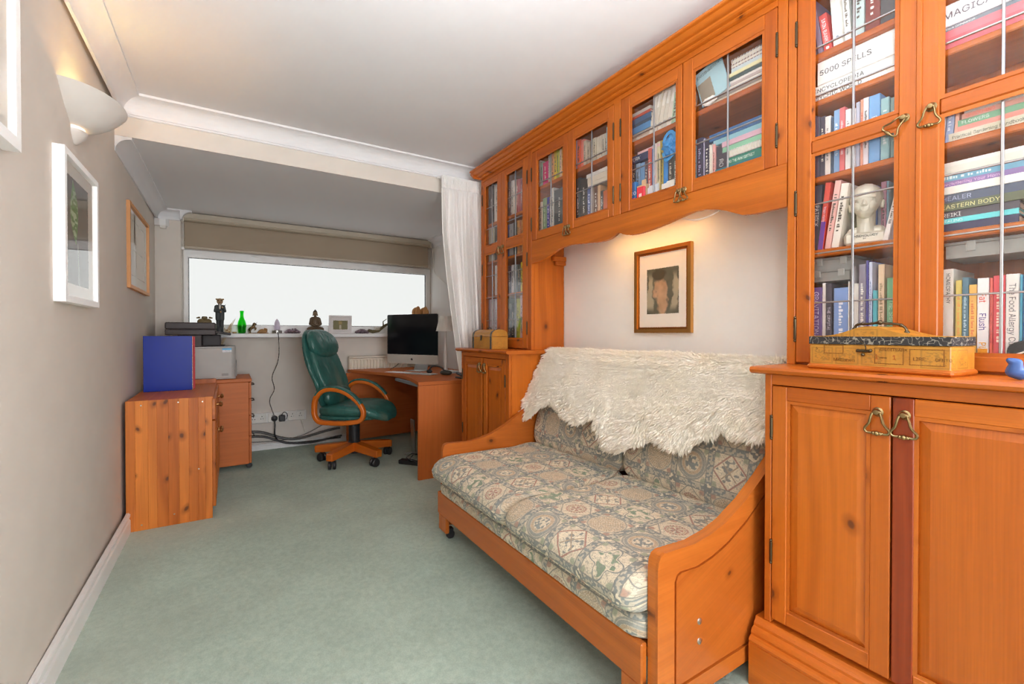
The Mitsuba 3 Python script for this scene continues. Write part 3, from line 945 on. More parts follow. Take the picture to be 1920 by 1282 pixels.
# ---- overhead cabinet with scalloped valance
oc = thing('overhead_cabinet', 'long glazed pine cabinet bridging the two bookcases above the sofa', 'cabinet')
part(oc, 'bottom_panel', bx(XU + .022, XBK, -4.014, -2.518, 1.652, 1.672), 'm_pine', grain='y')
part(oc, 'top_panel', bx(XU + .022, XBK, -4.014, -2.518, 2.185, 2.20), 'm_pine', grain='y')
part(oc, 'back_panel', bx(XBK - .008, XBK, -4.014, -2.518, 1.672, 2.185), 'm_pine', grain='y')
part(oc, 'divider', bx(XU + .022, XBK - .008, -3.248, -3.228, 1.672, 2.185), 'm_pine', grain='z')
for a, b in ((-4.014, -3.982), (-3.261, -3.217), ):
    part(oc, 'post', bx(XU, XU + .022, a, b, 1.652, 2.215, .002), 'm_pine', grain='z')
part(oc, 'top_rail', bx(XU + .0005, XU + .022, -3.982, -2.518, 2.192, 2.215, .002), 'm_pine', grain='y')
for a, b in ((-4.012, -3.250), (-3.226, -2.520)):
    part(oc, 'shelf', bx(XU + .034, XBK - .008, a, b, 1.963, 1.985, .003), 'm_pine', grain='y')
OL = (1.842, 1.994)
for ya, yb, g0, g1, hs in ((-2.864, -2.520, -2.830, -2.568, 1), (-3.215, -2.868, -3.180, -2.914, -1), (-3.602, -3.263, -3.580, -3.317, 1), (-3.980, -3.606, -3.938, -3.653, -1)):
    d = glazed_door(oc, ya, yb, 1.654, 2.19, (g0, g1), [(1.694, 2.138)], hs, OL, (g0 + g1) / 2, (2.06, 1.755))
    yh = ya + .014 if hs > 0 else yb - .014
    part(d, 'handle', handle_mesh(yh - .004 * hs, 1.672, XU, .95), 'm_metal', color=BRASS, smooth=40)
vp = [(-2.518, 1.652), (-2.518, 1.516), (-2.600, 1.519), (-2.655, 1.526), (-2.722, 1.547), (-2.800, 1.567), (-2.89, 1.570), (-3.0, 1.559), (-3.086, 1.549), (-3.150, 1.545), (-3.190, 1.549), (-3.220, 1.559), (-3.242, 1.570), (-3.258, 1.564), (-3.284, 1.552), (-3.320, 1.543),
      (-3.364, 1.540), (-3.41, 1.541), (-3.455, 1.545), (-3.531, 1.554), (-3.603, 1.567), (-3.657, 1.574), (-3.703, 1.572), (-3.752, 1.561), (-3.793, 1.547), (-3.833, 1.527), (-3.861, 1.515), (-3.907, 1.509), (-4.014, 1.509), (-4.014, 1.652)]
part(oc, 'valance', ext(vp, 'x', XU, XU + .020), 'm_pine', grain='y')
part(oc, 'bracket', [bx(2.215, XBK, -2.545, -2.517, 1.545, 1.575, .004), bx(2.235, XBK, -2.540, -2.517, 1.520, 1.545, .004)], 'm_pine', grain='x')
# small lamps behind the valance and their white lead
t = thing('cabinet_light', 'slim warm light fitting hidden behind the scalloped valance', 'lamp')
part(t, 'housing', bx(2.165, 2.225, -3.60, -2.92, 1.633, 1.6515, .003), 'm_white')
part(t, 'tube', bx(2.177, 2.213, -3.57, -2.95, 1.627, 1.633), 'm_white', emitter=L_NICHE)
cable('cable', 'white lead drooping below the valance above the sofa', [(2.10, -3.52, 1.640), (2.10, -3.56, 1.585), (2.10, -3.64, 1.550), (2.10, -3.72, 1.556), (2.10, -3.78, 1.590), (2.10, -3.80, 1.640)], .003, 'e8e2d8')

# ---- crown moulding along the top
cm = thing('crown_moulding', 'stepped pine crown moulding running along the top of the wall unit', 'moulding')
cp = [(2.084, 2.2162), (2.056, 2.2162), (2.046, 2.217), (2.040, 2.221), (2.040, 2.2245), (2.030, 2.2245), (2.024, 2.226), (2.017, 2.231), (2.0135, 2.2365), (2.0035, 2.2365), (1.996, 2.2385), (1.988, 2.244), (1.982, 2.2495), (1.970, 2.2495), (1.966, 2.252), (1.965, 2.257), (1.968, 2.262), (2.084, 2.262)]
part(cm, 'front_run', ext(cp, 'y', -4.70, -1.862), 'm_pine', grain='y', smooth=20)
part(cm, 'end_run', ext([(-1.862 + (2.075 - a) * .0 + max(0, 2.050 - a) * .55, b) for a, b in cp], 'x', 1.995, XBK), 'm_pine', grain='x', smooth=20)
part(cm, 'top_board', bx(2.084, XBK, -4.70, -1.882, 2.216, 2.262), 'm_pine', grain='y')

# ---- base cabinets
XB = 1.89


def panel_door(par, ya, yb, za, zb, side, hz, dark=None, hangle=True):
    """frame and raised panel door facing -x"""
    st = .042
    g0, g1, h0, h1 = ya + st, yb - st, za + .040, zb - .042
    x = XB
    pcs = [(bx(x, x + .02, ya, g0, za, zb, .002), 'z'), (bx(x, x + .02, g1, yb, za, zb, .002), 'z'), (bx(x + .0005, x + .0195, g0, g1, za, h0, .002), 'y'), (bx(x + .0005, x + .0195, g0, g1, h1, zb, .002), 'y')]
    if dark:
        pcs.pop(1)
    d = part(par, 'door', pcs, 'm_pine')
    if dark:
        part(d, 'stile', bx(x, x + .02, g1, yb, za, zb, .002), 'm_pine_dark', grain='z', label='darker red brown stile')
    m = [(molding_z(x + .002, g0, h0, h1, 1, .009), 'z'), (molding_z(x + .002, g1, h0, h1, -1, .009), 'z'), (molding_y(x + .002, h0, g0, g1, 1, .009), 'y'), (molding_y(x + .002, h1, g0, g1, -1, .009), 'y')]
    part(d, 'moulding', m, 'm_pine')
    a, b, bevel = .012, .004, .030
    P = [(x + a, y, z) for y in (g0, g1) for z in (h0, h1)] + [(x + b, y, z) for y in (g0 + bevel, g1 - bevel) for z in (h0 + bevel, h1 - bevel)] + [(x + .018, y, z) for y in (g0, g1) for z in (h0, h1)]
    part(d, 'raised_panel', trimesh.convex.convex_hull(np.array(P)), 'm_pine', grain='z')
    yh = yb - .020 if side < 0 else ya + .020
    for z in hz:
        hinge(d, ya - .001 if side < 0 else yb + .001, z, x, .062)
    return d


def base_cabinet(label, y0, y1, doors, hy, visible_end):
    t = thing('base_cabinet', label, 'cabinet', 'pine base cabinets of the wall unit')
    part(t, 'side_panel', bx(XB + .02, XBK, y0, y0 + .02, .20, .963), 'm_pine', grain='z')
    part(t, 'side_panel', bx(XB + .02, XBK, y1 - .02, y1, .20, .963), 'm_pine', grain='z')
    part(t, 'back_panel', bx(XBK - .01, XBK, y0 + .02, y1 - .02, .20, .963), 'm_pine', grain='z')
    part(t, 'bottom_panel', bx(XB + .022, XBK - .01, y0 + .02, y1 - .02, .20, .218), 'm_pine', grain='y')
    for a, b in ((y0, doors[0][0] - .002), (doors[-1][1] + .002, y1)):
        part(t, 'post', bx(XB, XB + .02, a, b, .20, .963, .002), 'm_pine', grain='z')
    part(t, 'top_rail', bx(XB + .0005, XB + .02, doors[0][0] - .002, doors[-1][1] + .002, .930, .963, .002), 'm_pine', grain='y')
    for (ya, yb, side), yh in zip(doors, hy):
        d = panel_door(t, ya, yb, .214, .927, side, (.80, .42), dark=(not visible_end and side < 0))
        part(d, 'handle', handle_mesh(yh, .886, XB, 1.18), 'm_metal', color=BRASS, smooth=40)
    ct = [(XB - .034, .968), (XB - .038, .976), (XB - .034, .983), (XB - .024, CT), (XBK, CT), (XBK, .963), (XB - .024, .963)]
    part(t, 'countertop', ext(ct, 'y', y0 - .03 if visible_end else y0, y1 + .028), 'm_pine', grain='y', smooth=30)
    # plinth: ogee steps above a scroll-cut skirting
    pp = [(XBK, .13), (XB - .040, .13), (XB - .042, .138), (XB - .037, .146), (XB - .028, .150), (XB - .030, .158), (XB - .025, .168), (XB - .014, .174), (XB - .014, .182), (XB - .006, .190), (XB - .002, .200), (XBK, .200)]
    part(t, 'plinth_moulding', ext(pp, 'y', y0 - .012, y1 + .024), 'm_pine', grain='y', smooth=30)
    yy0, yy1 = y0 - .012, y1 + .024
    c = [(yy0, .13), (yy0, 0), (yy0 + .10, 0), (yy0 + .115, .03), (yy0 + .14, .055), (yy0 + .18, .068), (yy1 - .18, .068), (yy1 - .14, .055), (yy1 - .115, .03), (yy1 - .10, 0), (yy1, 0), (yy1, .13)]
    part(t, 'plinth_board', ext(c, 'x', XB - .042, XB - .020), 'm_pine', grain='y')
    part(t, 'plinth_return', [bx(XB - .020, XBK, yy0, yy0 + .02, 0, .13), bx(XB - .020, XBK, yy1 - .02, yy1, 0, .13)], 'm_pine', grain='x')
    return t


nbase = base_cabinet('big pine base cabinet with panelled doors at the right edge, nearest the camera', -4.690, -4.038, [(-4.655, -4.354, -1), (-4.350, -4.060, 1)], (-4.379, -4.325), False)
fbase = base_cabinet('narrower looking pine base cabinet between the desk and the sofa', -2.530, -1.885, [(-2.486, -2.212, -1), (-2.190, -1.905, 1)], (-2.232, -2.165), True)

# ================================================================== BOOKS AND SHELF CONTENTS
BASE = dict(A0=1.985, AB=1.835, BC=1.590, CD=1.355, DE=1.005, FU=1.985, FL=1.672, NU=1.985, NL=1.672, T1=1.885, T2=1.612, T3=1.360, T4=1.005)
TOP = dict(A0=2.185, AB=1.963, BC=1.817, CD=1.572, DE=1.333, FU=2.185, FL=1.963, NU=2.185, NL=1.963, T1=2.185, T2=1.865, T3=1.594, T4=1.342)
LIM = dict(A0=(-4.668, -4.038), FU=(-3.226, -2.522), NU=(-4.012, -3.250), T1=(-2.494, -1.884))
for a, b in (('AB', 'A0'), ('BC', 'A0'), ('CD', 'A0'), ('DE', 'A0'), ('FL', 'FU'), ('NL', 'NU'), ('T2', 'T1'), ('T3', 'T1'), ('T4', 'T1')):
    LIM[a] = LIM[b]
BOOKS = [
('V','A0',-4.071,-4.0843,0.19,'5b5560','','',8,'book'),
('V','A0',-4.0843,-4.0989,0.19,'8d7d95','','',8,'book'),
('V','A0',-4.1003,-4.1231,0.13,'d9534f','IAIN BANKS','ffffff',8,'book'),
('V','A0',-4.1287,-4.1548,0.2,'f4f4ee','','',4,'book'),
('V','A0',-4.1578,-4.1755,0.2,'f4f4f0','','',4,'book'),
('V','A0',-4.1834,-4.2097,0.2,'bcd2d2','','',0,'book'),
('V','A0',-4.211,-4.248,0.18,'7a3b34','','',0,'book'),
('V','A0',-4.2492,-4.2914,0.19,'4b4a4c','','',0,'book'),
('H','AB',-4.0823,-4.2956,0.059,0.126,'efefea','5000 SPELLS','4a4a50','book'),
('H','AB',-4.0618,-4.2956,0.034,0.062,'eceeea','ENCYCLOPEDIA','55585c','book'),
('H','AB',-4.0618,-4.2956,0.011,0.033,'f0f0ea','PSYCHIC WORLD','3c3f46','book'),
('H','AB',-4.3799,-4.5661,0.069,0.122,'eeeef0','MAGICAL C','5a5660','book'),
('H','AB',-4.3799,-4.5661,0.058,0.068,'6f7680','Witch Companion','e8e8e8','book'),
('H','AB',-4.3799,-4.5661,0.036,0.056,'d4707a','','','book'),
('H','AB',-4.3799,-4.5661,0.002,0.033,'c9606a','','','book'),
('V','BC',-4.064,-4.0779,0.204,'4a4450','','',-1,'book'),
('V','BC',-4.0783,-4.0887,0.199,'5a5264','','',0,'book'),
('V','BC',-4.0897,-4.1042,0.196,'4c4654','~','e8e0d0',0,'book'),
('V','BC',-4.1051,-4.1213,0.189,'ece6e0','~','8a8a8a',0,'book'),
('V','BC',-4.1222,-4.1287,0.181,'3d5068','','',0,'book'),
('V','BC',-4.1297,-4.1462,0.199,'7fa6d0','~','e8eef4',0,'book'),
('V','BC',-4.1466,-4.1616,0.199,'d86a6c','~','f8d0d0',0,'book'),
('V','BC',-4.1625,-4.1767,0.187,'eae8e6','~','707070',0,'book'),
('V','BC',-4.1775,-4.188,0.184,'eae4e0','','',0,'book'),
('V','BC',-4.1884,-4.1983,0.2,'b9bcd0','','',0,'book'),
('V','BC',-4.1989,-4.2077,0.204,'eaa58c','~','c05040',0,'book'),
('V','BC',-4.208,-4.2219,0.203,'e4d8dc','','',0,'book'),
('V','BC',-4.2231,-4.2505,0.201,'6f9fd0','DANGE','eef4fa',0,'book'),
('V','BC',-4.2513,-4.2718,0.182,'8fb8bc','~','e8f0f0',0,'book'),
('V','BC',-4.2729,-4.2911,0.177,'7f9a96','','',0,'book'),
('V','BC',-4.3803,-4.3901,0.118,'d8dce6','','',-4,'book'),
('V','BC',-4.3906,-4.4056,0.127,'9fb2d6','~','f0f4ff',-4,'book'),
('V','BC',-4.4072,-4.4156,0.128,'f0b9a0','','',-3,'book'),
('H','BC',-4.3987,-4.5578,0.017,0.035,'d0cbb6','Practical Gardening Handbook','6a6e5c','book'),
('H','BC',-4.4161,-4.5578,0.046,0.056,'e0988a','','','book'),
('H','BC',-4.4161,-4.5578,0.056,0.068,'7fb48e','FLOWERS','eef6f4','book'),
('H','BC',-4.4238,-4.5578,0.067,0.077,'dba08c','GARDENING','e86a50','book'),
('H','BC',-4.4279,-4.5578,0.076,0.103,'eceeee','','','book'),
('V','CD',-4.0635,-4.0867,0.224,'343848','PATRICK','f0f0f0',-3,'book'),
('V','CD',-4.0858,-4.1021,0.213,'cf4a3c','Matt Haig','f0d8e8',-6,'book'),
('V','CD',-4.1057,-4.1226,0.215,'e9b7b0','','',-8,'book'),
('V','CD',-4.1238,-4.1451,0.198,'efe9df','','',-8,'book'),
('V','CD',-4.146,-4.1562,0.192,'a8998a','','',-8,'book'),
('V','CD',-4.1868,-4.1957,0.183,'c9c4a8','','',0,'book'),
('V','CD',-4.1965,-4.2037,0.196,'4f7468','','',0,'book'),
('V','CD',-4.204,-4.2171,0.189,'8aa0cc','','',0,'book'),
('V','CD',-4.2179,-4.2273,0.165,'dfe0e6','','',0,'book'),
('V','CD',-4.2277,-4.2411,0.195,'d49fb4','','',0,'book'),
('V','CD',-4.2414,-4.2471,0.194,'8fb8cc','','',0,'book'),
('V','CD',-4.235,-4.2456,0.167,'7a7a58','','',-10,'book'),
('V','CD',-4.2464,-4.2569,0.181,'e4d8d4','','',-11,'book'),
('V','CD',-4.2576,-4.2709,0.183,'ece4e0','','',-12,'book'),
('H','CD',-4.3789,-4.5449,0.174,0.185,'e6e2da','','','book'),
('H','CD',-4.3789,-4.5449,0.155,0.173,'dcdcd2','','','book'),
('H','CD',-4.3789,-4.5449,0.135,0.153,'6fa8c4','~','e8fbff','book'),
('H','CD',-4.3789,-4.5449,0.12,0.134,'8c74ac','Decluttering Your Home','f0c8e8','book'),
('H','CD',-4.3789,-4.5449,0.101,0.12,'f2f0ea','','','book'),
('H','CD',-4.3789,-4.5449,0.079,0.1,'4f5a70','HEALER','aab4d0','book'),
('H','CD',-4.3789,-4.5449,0.058,0.078,'5d644c','EASTERN BODY','d8d49c','book'),
('H','CD',-4.3789,-4.5267,0.038,0.057,'4c4850','REIKI','e8e8e8','book'),
('H','CD',-4.3789,-4.5267,0.024,0.037,'5fd0d8','HEALING','e8ffff','book'),
('H','CD',-4.3789,-4.5267,0.003,0.023,'2f3050','','','book'),
('V','DE',-4.068,-4.0978,0.213,'6a4f8c','GRAVITATIONALLY','e4dcf0',0,'book'),
('V','DE',-4.0984,-4.109,0.226,'ece6e2','','',0,'book'),
('V','DE',-4.1099,-4.1269,0.223,'3a3540','THE CRYSTAL','e0d8e8',0,'book'),
('V','DE',-4.1315,-4.1714,0.207,'7a9ad2','~','e8f0ff',0,'book'),
('V','DE',-4.1717,-4.1753,0.224,'f0eeec','','',0,'book'),
('V','DE',-4.1793,-4.1854,0.27,'f2f0ee','~','404040',0,'book'),
('V','DE',-4.1858,-4.1992,0.216,'dcdad4','','',0,'book'),
('V','DE',-4.1995,-4.2178,0.273,'8a8496','','',0,'book'),
('V','DE',-4.2186,-4.2241,0.282,'4a4690','','',0,'book'),
('V','DE',-4.2244,-4.233,0.277,'ccd6f0','~','6070a0',0,'book'),
('V','DE',-4.2335,-4.2351,0.275,'3f4a70','','',0,'book'),
('V','DE',-4.2356,-4.2457,0.191,'55b4c4','','',0,'book'),
('V','DE',-4.246,-4.2616,0.267,'eccfae','~','a08868',0,'book'),
('V','DE',-4.2632,-4.2664,0.263,'d09078','','',0,'book'),
('V','DE',-4.2673,-4.2903,0.225,'7fbd92','THE SHAMAN','d8f0dc',0,'book'),
('V','DE',-4.3764,-4.4102,0.235,'e6e3da','The Family Guide to','55555c',0,'book'),
('V','DE',-4.4143,-4.4273,0.203,'d8c765','~','e8a050',0,'book'),
('V','DE',-4.4279,-4.4403,0.209,'4e7486','~','b0d0dc',0,'book'),
('V','DE',-4.441,-4.4552,0.189,'e2b25a','~','d87840',0,'book'),
('V','DE',-4.4558,-4.4767,0.204,'efeff0','Fat Flush Plan','d8503c',0,'book'),
('V','DE',-4.4773,-4.483,0.203,'dc6058','~','8c4038',0,'book'),
('V','DE',-4.4834,-4.5047,0.208,'d64a54','~','f8d8c8',0,'book'),
('V','DE',-4.5054,-4.5289,0.209,'ecebe6','The Food Allergy Cure','6a6a70',0,'book'),
('V','DE',-4.5295,-4.5344,0.205,'3f9ab8','','',0,'book'),
('V','DE',-4.5348,-4.5529,0.203,'3a6ab0','','',0,'book'),
('V','DE',-4.5535,-4.57,0.197,'b04a6a','','',0,'book'),
('V','FU',-2.5048,-2.5368,0.168,'cdbfb4','','',0,'book'),
('V','FU',-2.5376,-2.5643,0.151,'a8bfae','','',0,'book'),
('V','FU',-2.5662,-2.6178,0.139,'cc2f74','','',0,'book'),
('V','FU',-2.6197,-2.6309,0.167,'d8d0cc','','',0,'book'),
('V','FU',-2.6328,-2.655,0.172,'b0b4a8','','',0,'book'),
('V','FU',-2.6569,-2.6806,0.164,'e0a070','','',0,'book'),
('V','FU',-2.6813,-2.7057,0.171,'e2c23c','','',0,'book'),
('V','FU',-2.7064,-2.7269,0.169,'b8bc50','','',0,'book'),
('V','FU',-2.7276,-2.7478,0.169,'e6c8b0','','',0,'book'),
('V','FU',-2.7485,-2.765,0.171,'e8b858','','',0,'book'),
('V','FU',-2.8489,-2.865,0.182,'c24a34','','',0,'book'),
('V','FU',-2.8657,-2.8855,0.166,'c9bccc','','',0,'book'),
('V','FU',-2.8879,-2.9122,0.161,'e0643c','','',0,'book'),
('V','FU',-2.9147,-2.9412,0.153,'f08a78','','',0,'book'),
('V','FU',-2.9419,-2.9647,0.137,'c0b09c','','',0,'book'),
('V','FU',-2.9654,-2.9878,0.12,'b8a894','','',0,'book'),
('V','FU',-2.9992,-3.0185,0.124,'cfc6b4','','',0,'book'),
('V','FU',-3.0191,-3.0382,0.124,'c9c0ac','','',0,'book'),
('V','FU',-3.0388,-3.0576,0.123,'d2cab8','','',0,'book'),
('V','FU',-3.0582,-3.0767,0.123,'ccc2b0','','',0,'book'),
('V','FU',-3.0774,-3.0956,0.123,'d4ccbc','','',0,'book'),
('V','FU',-3.0962,-3.1143,0.122,'cfc8ba','','',0,'book'),
('V','FU',-3.1151,-3.1306,0.145,'9ab8c0','','',0,'book'),
('V','FL',-2.5003,-2.5359,0.203,'3a3832','','',0,'book'),
('V','FL',-2.5381,-2.5599,0.221,'e6d2c0','','',0,'book'),
('V','FL',-2.5621,-2.6006,0.238,'8aa884','~','d0e0c8',0,'book'),
('V','FL',-2.6027,-2.6319,0.234,'3a3a94','~','e8e0f0',0,'book'),
('V','FL',-2.6332,-2.6505,0.232,'8a8078','','',0,'book'),
('V','FL',-2.6525,-2.6781,0.275,'dad6d0','','',0,'book'),
('V','FL',-2.6789,-2.7801,0.255,'454a4c','','',0,'book'),
('V','FL',-2.855,-2.8693,0.263,'7a7262','','',0,'book'),
('V','FL',-2.8705,-2.9068,0.268,'262d2e','~','d0c8d0',0,'book'),
('V','FL',-2.9084,-2.9679,0.254,'34322f','','',0,'book'),
('V','FL',-2.9698,-2.9962,0.195,'5a6aa0','~','e0e6f4',0,'book'),
('V','FL',-2.9981,-3.0185,0.183,'a8988c','','',0,'book'),
('V','FL',-3.0196,-3.0476,0.186,'6a4a3c','','',0,'book'),
('V','FL',-3.0486,-3.069,0.181,'dcb48c','','',0,'book'),
('V','FL',-3.0701,-3.0919,0.148,'4a4444','','',0,'book'),
('V','FL',-3.0926,-3.1348,0.142,'c8683c','','',0,'book'),
('H','FL',-2.9679,-3.1246,0.239,0.264,'e6dccb','','','book'),
('H','FL',-2.9622,-3.1212,0.272,0.289,'dedad4','','','book'),
('H','FL',-2.9679,-3.1246,0.222,0.239,'e8dfce','','','book'),
('H','NU',-3.2681,-3.398,0.126,0.138,'c9c0b6','','','book'),
('H','NU',-3.2681,-3.398,0.117,0.125,'c0503c','','','book'),
('H','NU',-3.2681,-3.398,0.098,0.116,'3a5c80','','','book'),
('H','NU',-3.2681,-3.398,0.083,0.096,'33485c','','','book'),
('H','NU',-3.2681,-3.398,0.06,0.082,'4a86b8','','','book'),
('H','NU',-3.2681,-3.398,0.043,0.058,'b8a898','','','book'),
('H','NU',-3.2681,-3.398,0.026,0.042,'d0c4b4','','','book'),
('V','NU',-3.3865,-3.4066,0.207,'e4ddd0','','',-12,'binder'),
('V','NU',-3.4095,-3.4292,0.203,'d9d2c4','','',-12,'binder'),
('V','NU',-3.4314,-3.4508,0.2,'e4ddd0','','',-12,'binder'),
('V','NU',-3.453,-3.4758,0.195,'d9d2c4','','',-12,'binder'),
('V','NU',-3.4779,-3.5076,0.189,'e4ddd0','','',-12,'binder'),
('V','NU',-3.5102,-3.5334,0.132,'a8c4a8','','',-8,'book'),
('V','NU',-3.5347,-3.5461,0.088,'4aa0d0','','',0,'book'),
('H','NU',-3.6967,-3.9106,-0.007,0.008,'c8b8a0','','','book'),
('H','NU',-3.6967,-3.9106,0.01,0.022,'8a8078','','','book'),
('H','NU',-3.6967,-3.9106,0.022,0.035,'d8cfc4','','','book'),
('H','NU',-3.6967,-3.9106,0.035,0.045,'b8a8a4','','','book'),
('H','NU',-3.6967,-3.9106,0.046,0.056,'ddd6d0','','','book'),
('H','NU',-3.6967,-3.9106,0.06,0.074,'3c4c4c','','','book'),
('H','NU',-3.6967,-3.9106,0.075,0.088,'ddd6a8','','','book'),
('H','NU',-3.784,-3.9106,0.088,0.103,'c4d0d0','','','book'),
('H','NU',-3.784,-3.9106,0.105,0.119,'806060','','','spiral'),
('H','NU',-3.784,-3.9106,0.121,0.14,'564c48','','','spiral'),
('V','NL',-3.2711,-3.2865,0.215,'c8c8d8','','',0,'book'),
('V','NL',-3.2882,-3.3084,0.212,'2f2f38','~','f0e0c0',0,'book'),
('V','NL',-3.3094,-3.3332,0.21,'8aa4c0','','',0,'book'),
('V','NL',-3.3349,-3.3624,0.206,'6f9ac4','','',0,'book'),
('V','NL',-3.364,-3.383,0.205,'5a4a50','','',0,'book'),
('V','NL',-3.3846,-3.4048,0.255,'c0574a','','',0,'book'),
('V','NL',-3.4057,-3.415,0.264,'6a94d0','','',0,'book'),
('V','NL',-3.4156,-3.4323,0.266,'e6d4cc','~','d87060',0,'book'),
('V','NL',-3.4332,-3.4518,0.269,'dcd2ac','','',0,'book'),
('V','NL',-3.4532,-3.4709,0.267,'b09a48','~','40382c',0,'book'),
('V','NL',-3.4724,-3.4955,0.269,'3a86cc','','',0,'book'),
('V','NL',-3.4969,-3.521,0.192,'4a443c','~','d8d0c0',0,'book'),
('V','NL',-3.5224,-3.5486,0.19,'5a5a54','~','d0d0c8',0,'book'),
('H','NL',-3.2711,-3.3846,0.219,0.258,'2c3050','YORK','f0f0f0','book'),
('H','NL',-3.3201,-3.4577,0.25,0.265,'e0b8b8','','','book'),
('V','NL',-3.6205,-3.6367,0.208,'8ab0c0','','',0,'book'),
('V','NL',-3.6381,-3.664,0.207,'3c3850','~','b0b0d0',0,'book'),
('V','NL',-3.6648,-3.6697,0.2,'c8c4e0','','',0,'book'),
('V','NL',-3.6711,-3.692,0.194,'302c40','','',0,'book'),
('V','NL',-3.6934,-3.7071,0.165,'e8e4dc','','',0,'spiral'),
('V','NL',-3.7085,-3.7207,0.16,'e0a09c','','',0,'book'),
('V','NL',-3.722,-3.7654,0.147,'38323c','RO','c8c8c8',0,'book'),
('H','NL',-3.7193,-3.9506,0.051,0.085,'24707c','~','e8f4f4','book'),
('H','NL',-3.7287,-3.9506,0.084,0.102,'2a7a68','EXPLORING THE PEAK DISTRICT','f4f4e8','book'),
('H','NL',-3.7731,-3.9506,0.099,0.115,'cfc0bc','','','spiral'),
('H','NL',-3.7485,-3.9506,0.126,0.138,'8ac0a0','','','book'),
('H','NL',-3.7485,-3.9506,0.139,0.151,'d8b0c0','','','book'),
('H','NL',-3.7098,-3.9506,0.167,0.179,'8ab8c4','','','book'),
('H','NL',-3.6934,-3.9506,0.184,0.2,'2c5c8c','','','book'),
('V','T1',-1.8187,-1.9713,0.286,'3c3638','ALICE','e8e4e0',0,'book'),
('V','T1',-1.9746,-2.0408,0.266,'d8d4cc','','',0,'book'),
('V','T1',-2.0429,-2.1128,0.231,'6a4a44','','',0,'book'),
('V','T1',-2.1249,-2.1626,0.243,'3f6a74','','',0,'book'),
('V','T1',-2.1646,-2.1976,0.233,'5a3a34','','',0,'book'),
('V','T1',-2.2015,-2.2339,0.235,'e6e2da','','',0,'book'),
('V','T1',-2.2367,-2.2657,0.23,'e0c8b4','~','6a5048',0,'book'),
('V','T1',-2.2694,-2.2851,0.225,'a84a50','','',0,'book'),
('V','T1',-2.2869,-2.3024,0.223,'b85a60','','',0,'book'),
('V','T1',-2.3042,-2.3196,0.221,'a04448','','',0,'book'),
('V','T1',-2.3214,-2.3366,0.219,'8a4450','','',0,'book'),
('V','T2',-1.8187,-1.8823,0.249,'c88a70','','',0,'book'),
('V','T2',-1.8857,-1.9659,0.251,'cfd4c0','','',0,'book'),
('V','T2',-1.9692,-2.0408,0.245,'3a3432','W','e0dcd8',0,'book'),
('V','T2',-2.0429,-2.1128,0.236,'70806a','','',0,'book'),
('V','T2',-2.1249,-2.1724,0.221,'2f62a8','','',0,'book'),
('V','T2',-2.1753,-2.232,0.22,'b8bcc4','','',0,'book'),
('V','T2',-2.2339,-2.2722,0.215,'34383a','O','e8e8e8',0,'book'),
('V','T2',-2.2749,-2.2906,0.224,'d89a50','','',0,'book'),
('V','T2',-2.2924,-2.3079,0.223,'e0a85c','','',0,'book'),
('V','T2',-2.3097,-2.325,0.221,'c87a40','','',0,'book'),
('V','T2',-2.3268,-2.3419,0.22,'e6c07a','','',0,'book'),
('V','T3',-1.9816,-2.0314,0.215,'d8d0cc','','',0,'book'),
('V','T3',-2.0338,-2.1094,0.201,'b8c4b8','','',0,'book'),
('V','T3',-2.1318,-2.1648,0.191,'3a4a54','','',0,'book'),
('V','T3',-2.167,-2.1993,0.181,'4a3a50','','',0,'book'),
('V','T3',-2.2025,-2.2343,0.191,'dce2ea','','',0,'book'),
('V','T3',-2.2374,-2.2758,0.186,'8a98a0','','',0,'book'),
('V','T3',-2.2788,-2.3133,0.183,'4c504c','','',0,'book'),
('V','T3',-2.3193,-2.3412,0.195,'d8c430','','',0,'book'),
('V','T4',-1.8343,-1.8677,0.308,'d8d4de','','',0,'book'),
('V','T4',-1.8702,-1.9031,0.306,'b8a8c0','','',0,'book'),
('V','T4',-1.9056,-1.9378,0.304,'e0dce4','','',0,'book'),
('V','T4',-1.9403,-1.972,0.301,'c8b8c4','','',0,'book'),
('V','T4',-1.9744,-2.0055,0.299,'d4dce4','','',0,'book'),
('V','T4',-2.0079,-2.0385,0.297,'b0a4b8','','',0,'book'),
('V','T4',-2.0431,-2.1206,0.287,'8a9a8a','','',0,'book'),
('V','T4',-2.1318,-2.1626,0.248,'a8b4a8','','',0,'book'),
('V','T4',-2.1648,-2.1972,0.212,'4a4a50','','',0,'book'),
('V','T4',-2.2004,-2.2343,0.244,'2f3638','','',0,'book'),
('V','T4',-2.2374,-2.2686,0.248,'9aa8b0','','',0,'book'),
('V','T4',-2.2706,-2.3073,0.273,'b8b83c','','',0,'book'),
('V','T4',-2.3093,-2.3431,0.292,'e0c0c4','','',0,'book')
]
NAMED = dict(black='1c1c1e', charcoal='3c3a3c', grey='808080', silver='b8b8b8', white='f0f0ec', cream='e4dccb', beige='c8b8a0', brown='5a3a30', tan='b08a5a', maroon='7a2f34', red='cc4040', coral='e08070', pink='dca0ac', magenta='cc2f74', orange='e07030', peach='eab898', ochre='b8963c', yellow='e0c83c', olive='6a6c48', lime='b4be44', green='5a9a60', mint='a8c8b0', teal='3a7a78', turquoise='5cc8d0', navy='2c3058', blue='3a6ab0', skyblue='82aad4', paleblue='c4d2e4', slate='4e5a6c', purple='6a4f8c', lilac='b8a8c4', indigo='464890')
NAMEC = {k: np.array([int(v[i:i + 2], 16) for i in (0, 2, 4)], float) for k, v in NAMED.items()}
NICE = dict(skyblue='sky blue', paleblue='pale blue', slate='slate blue')


def cname(h):
    c = np.array([int(h[i:i + 2], 16) for i in (0, 2, 4)], float)
    k = min(NAMEC, key=lambda q: np.linalg.norm(NAMEC[q] - c))
    return NICE.get(k, k)


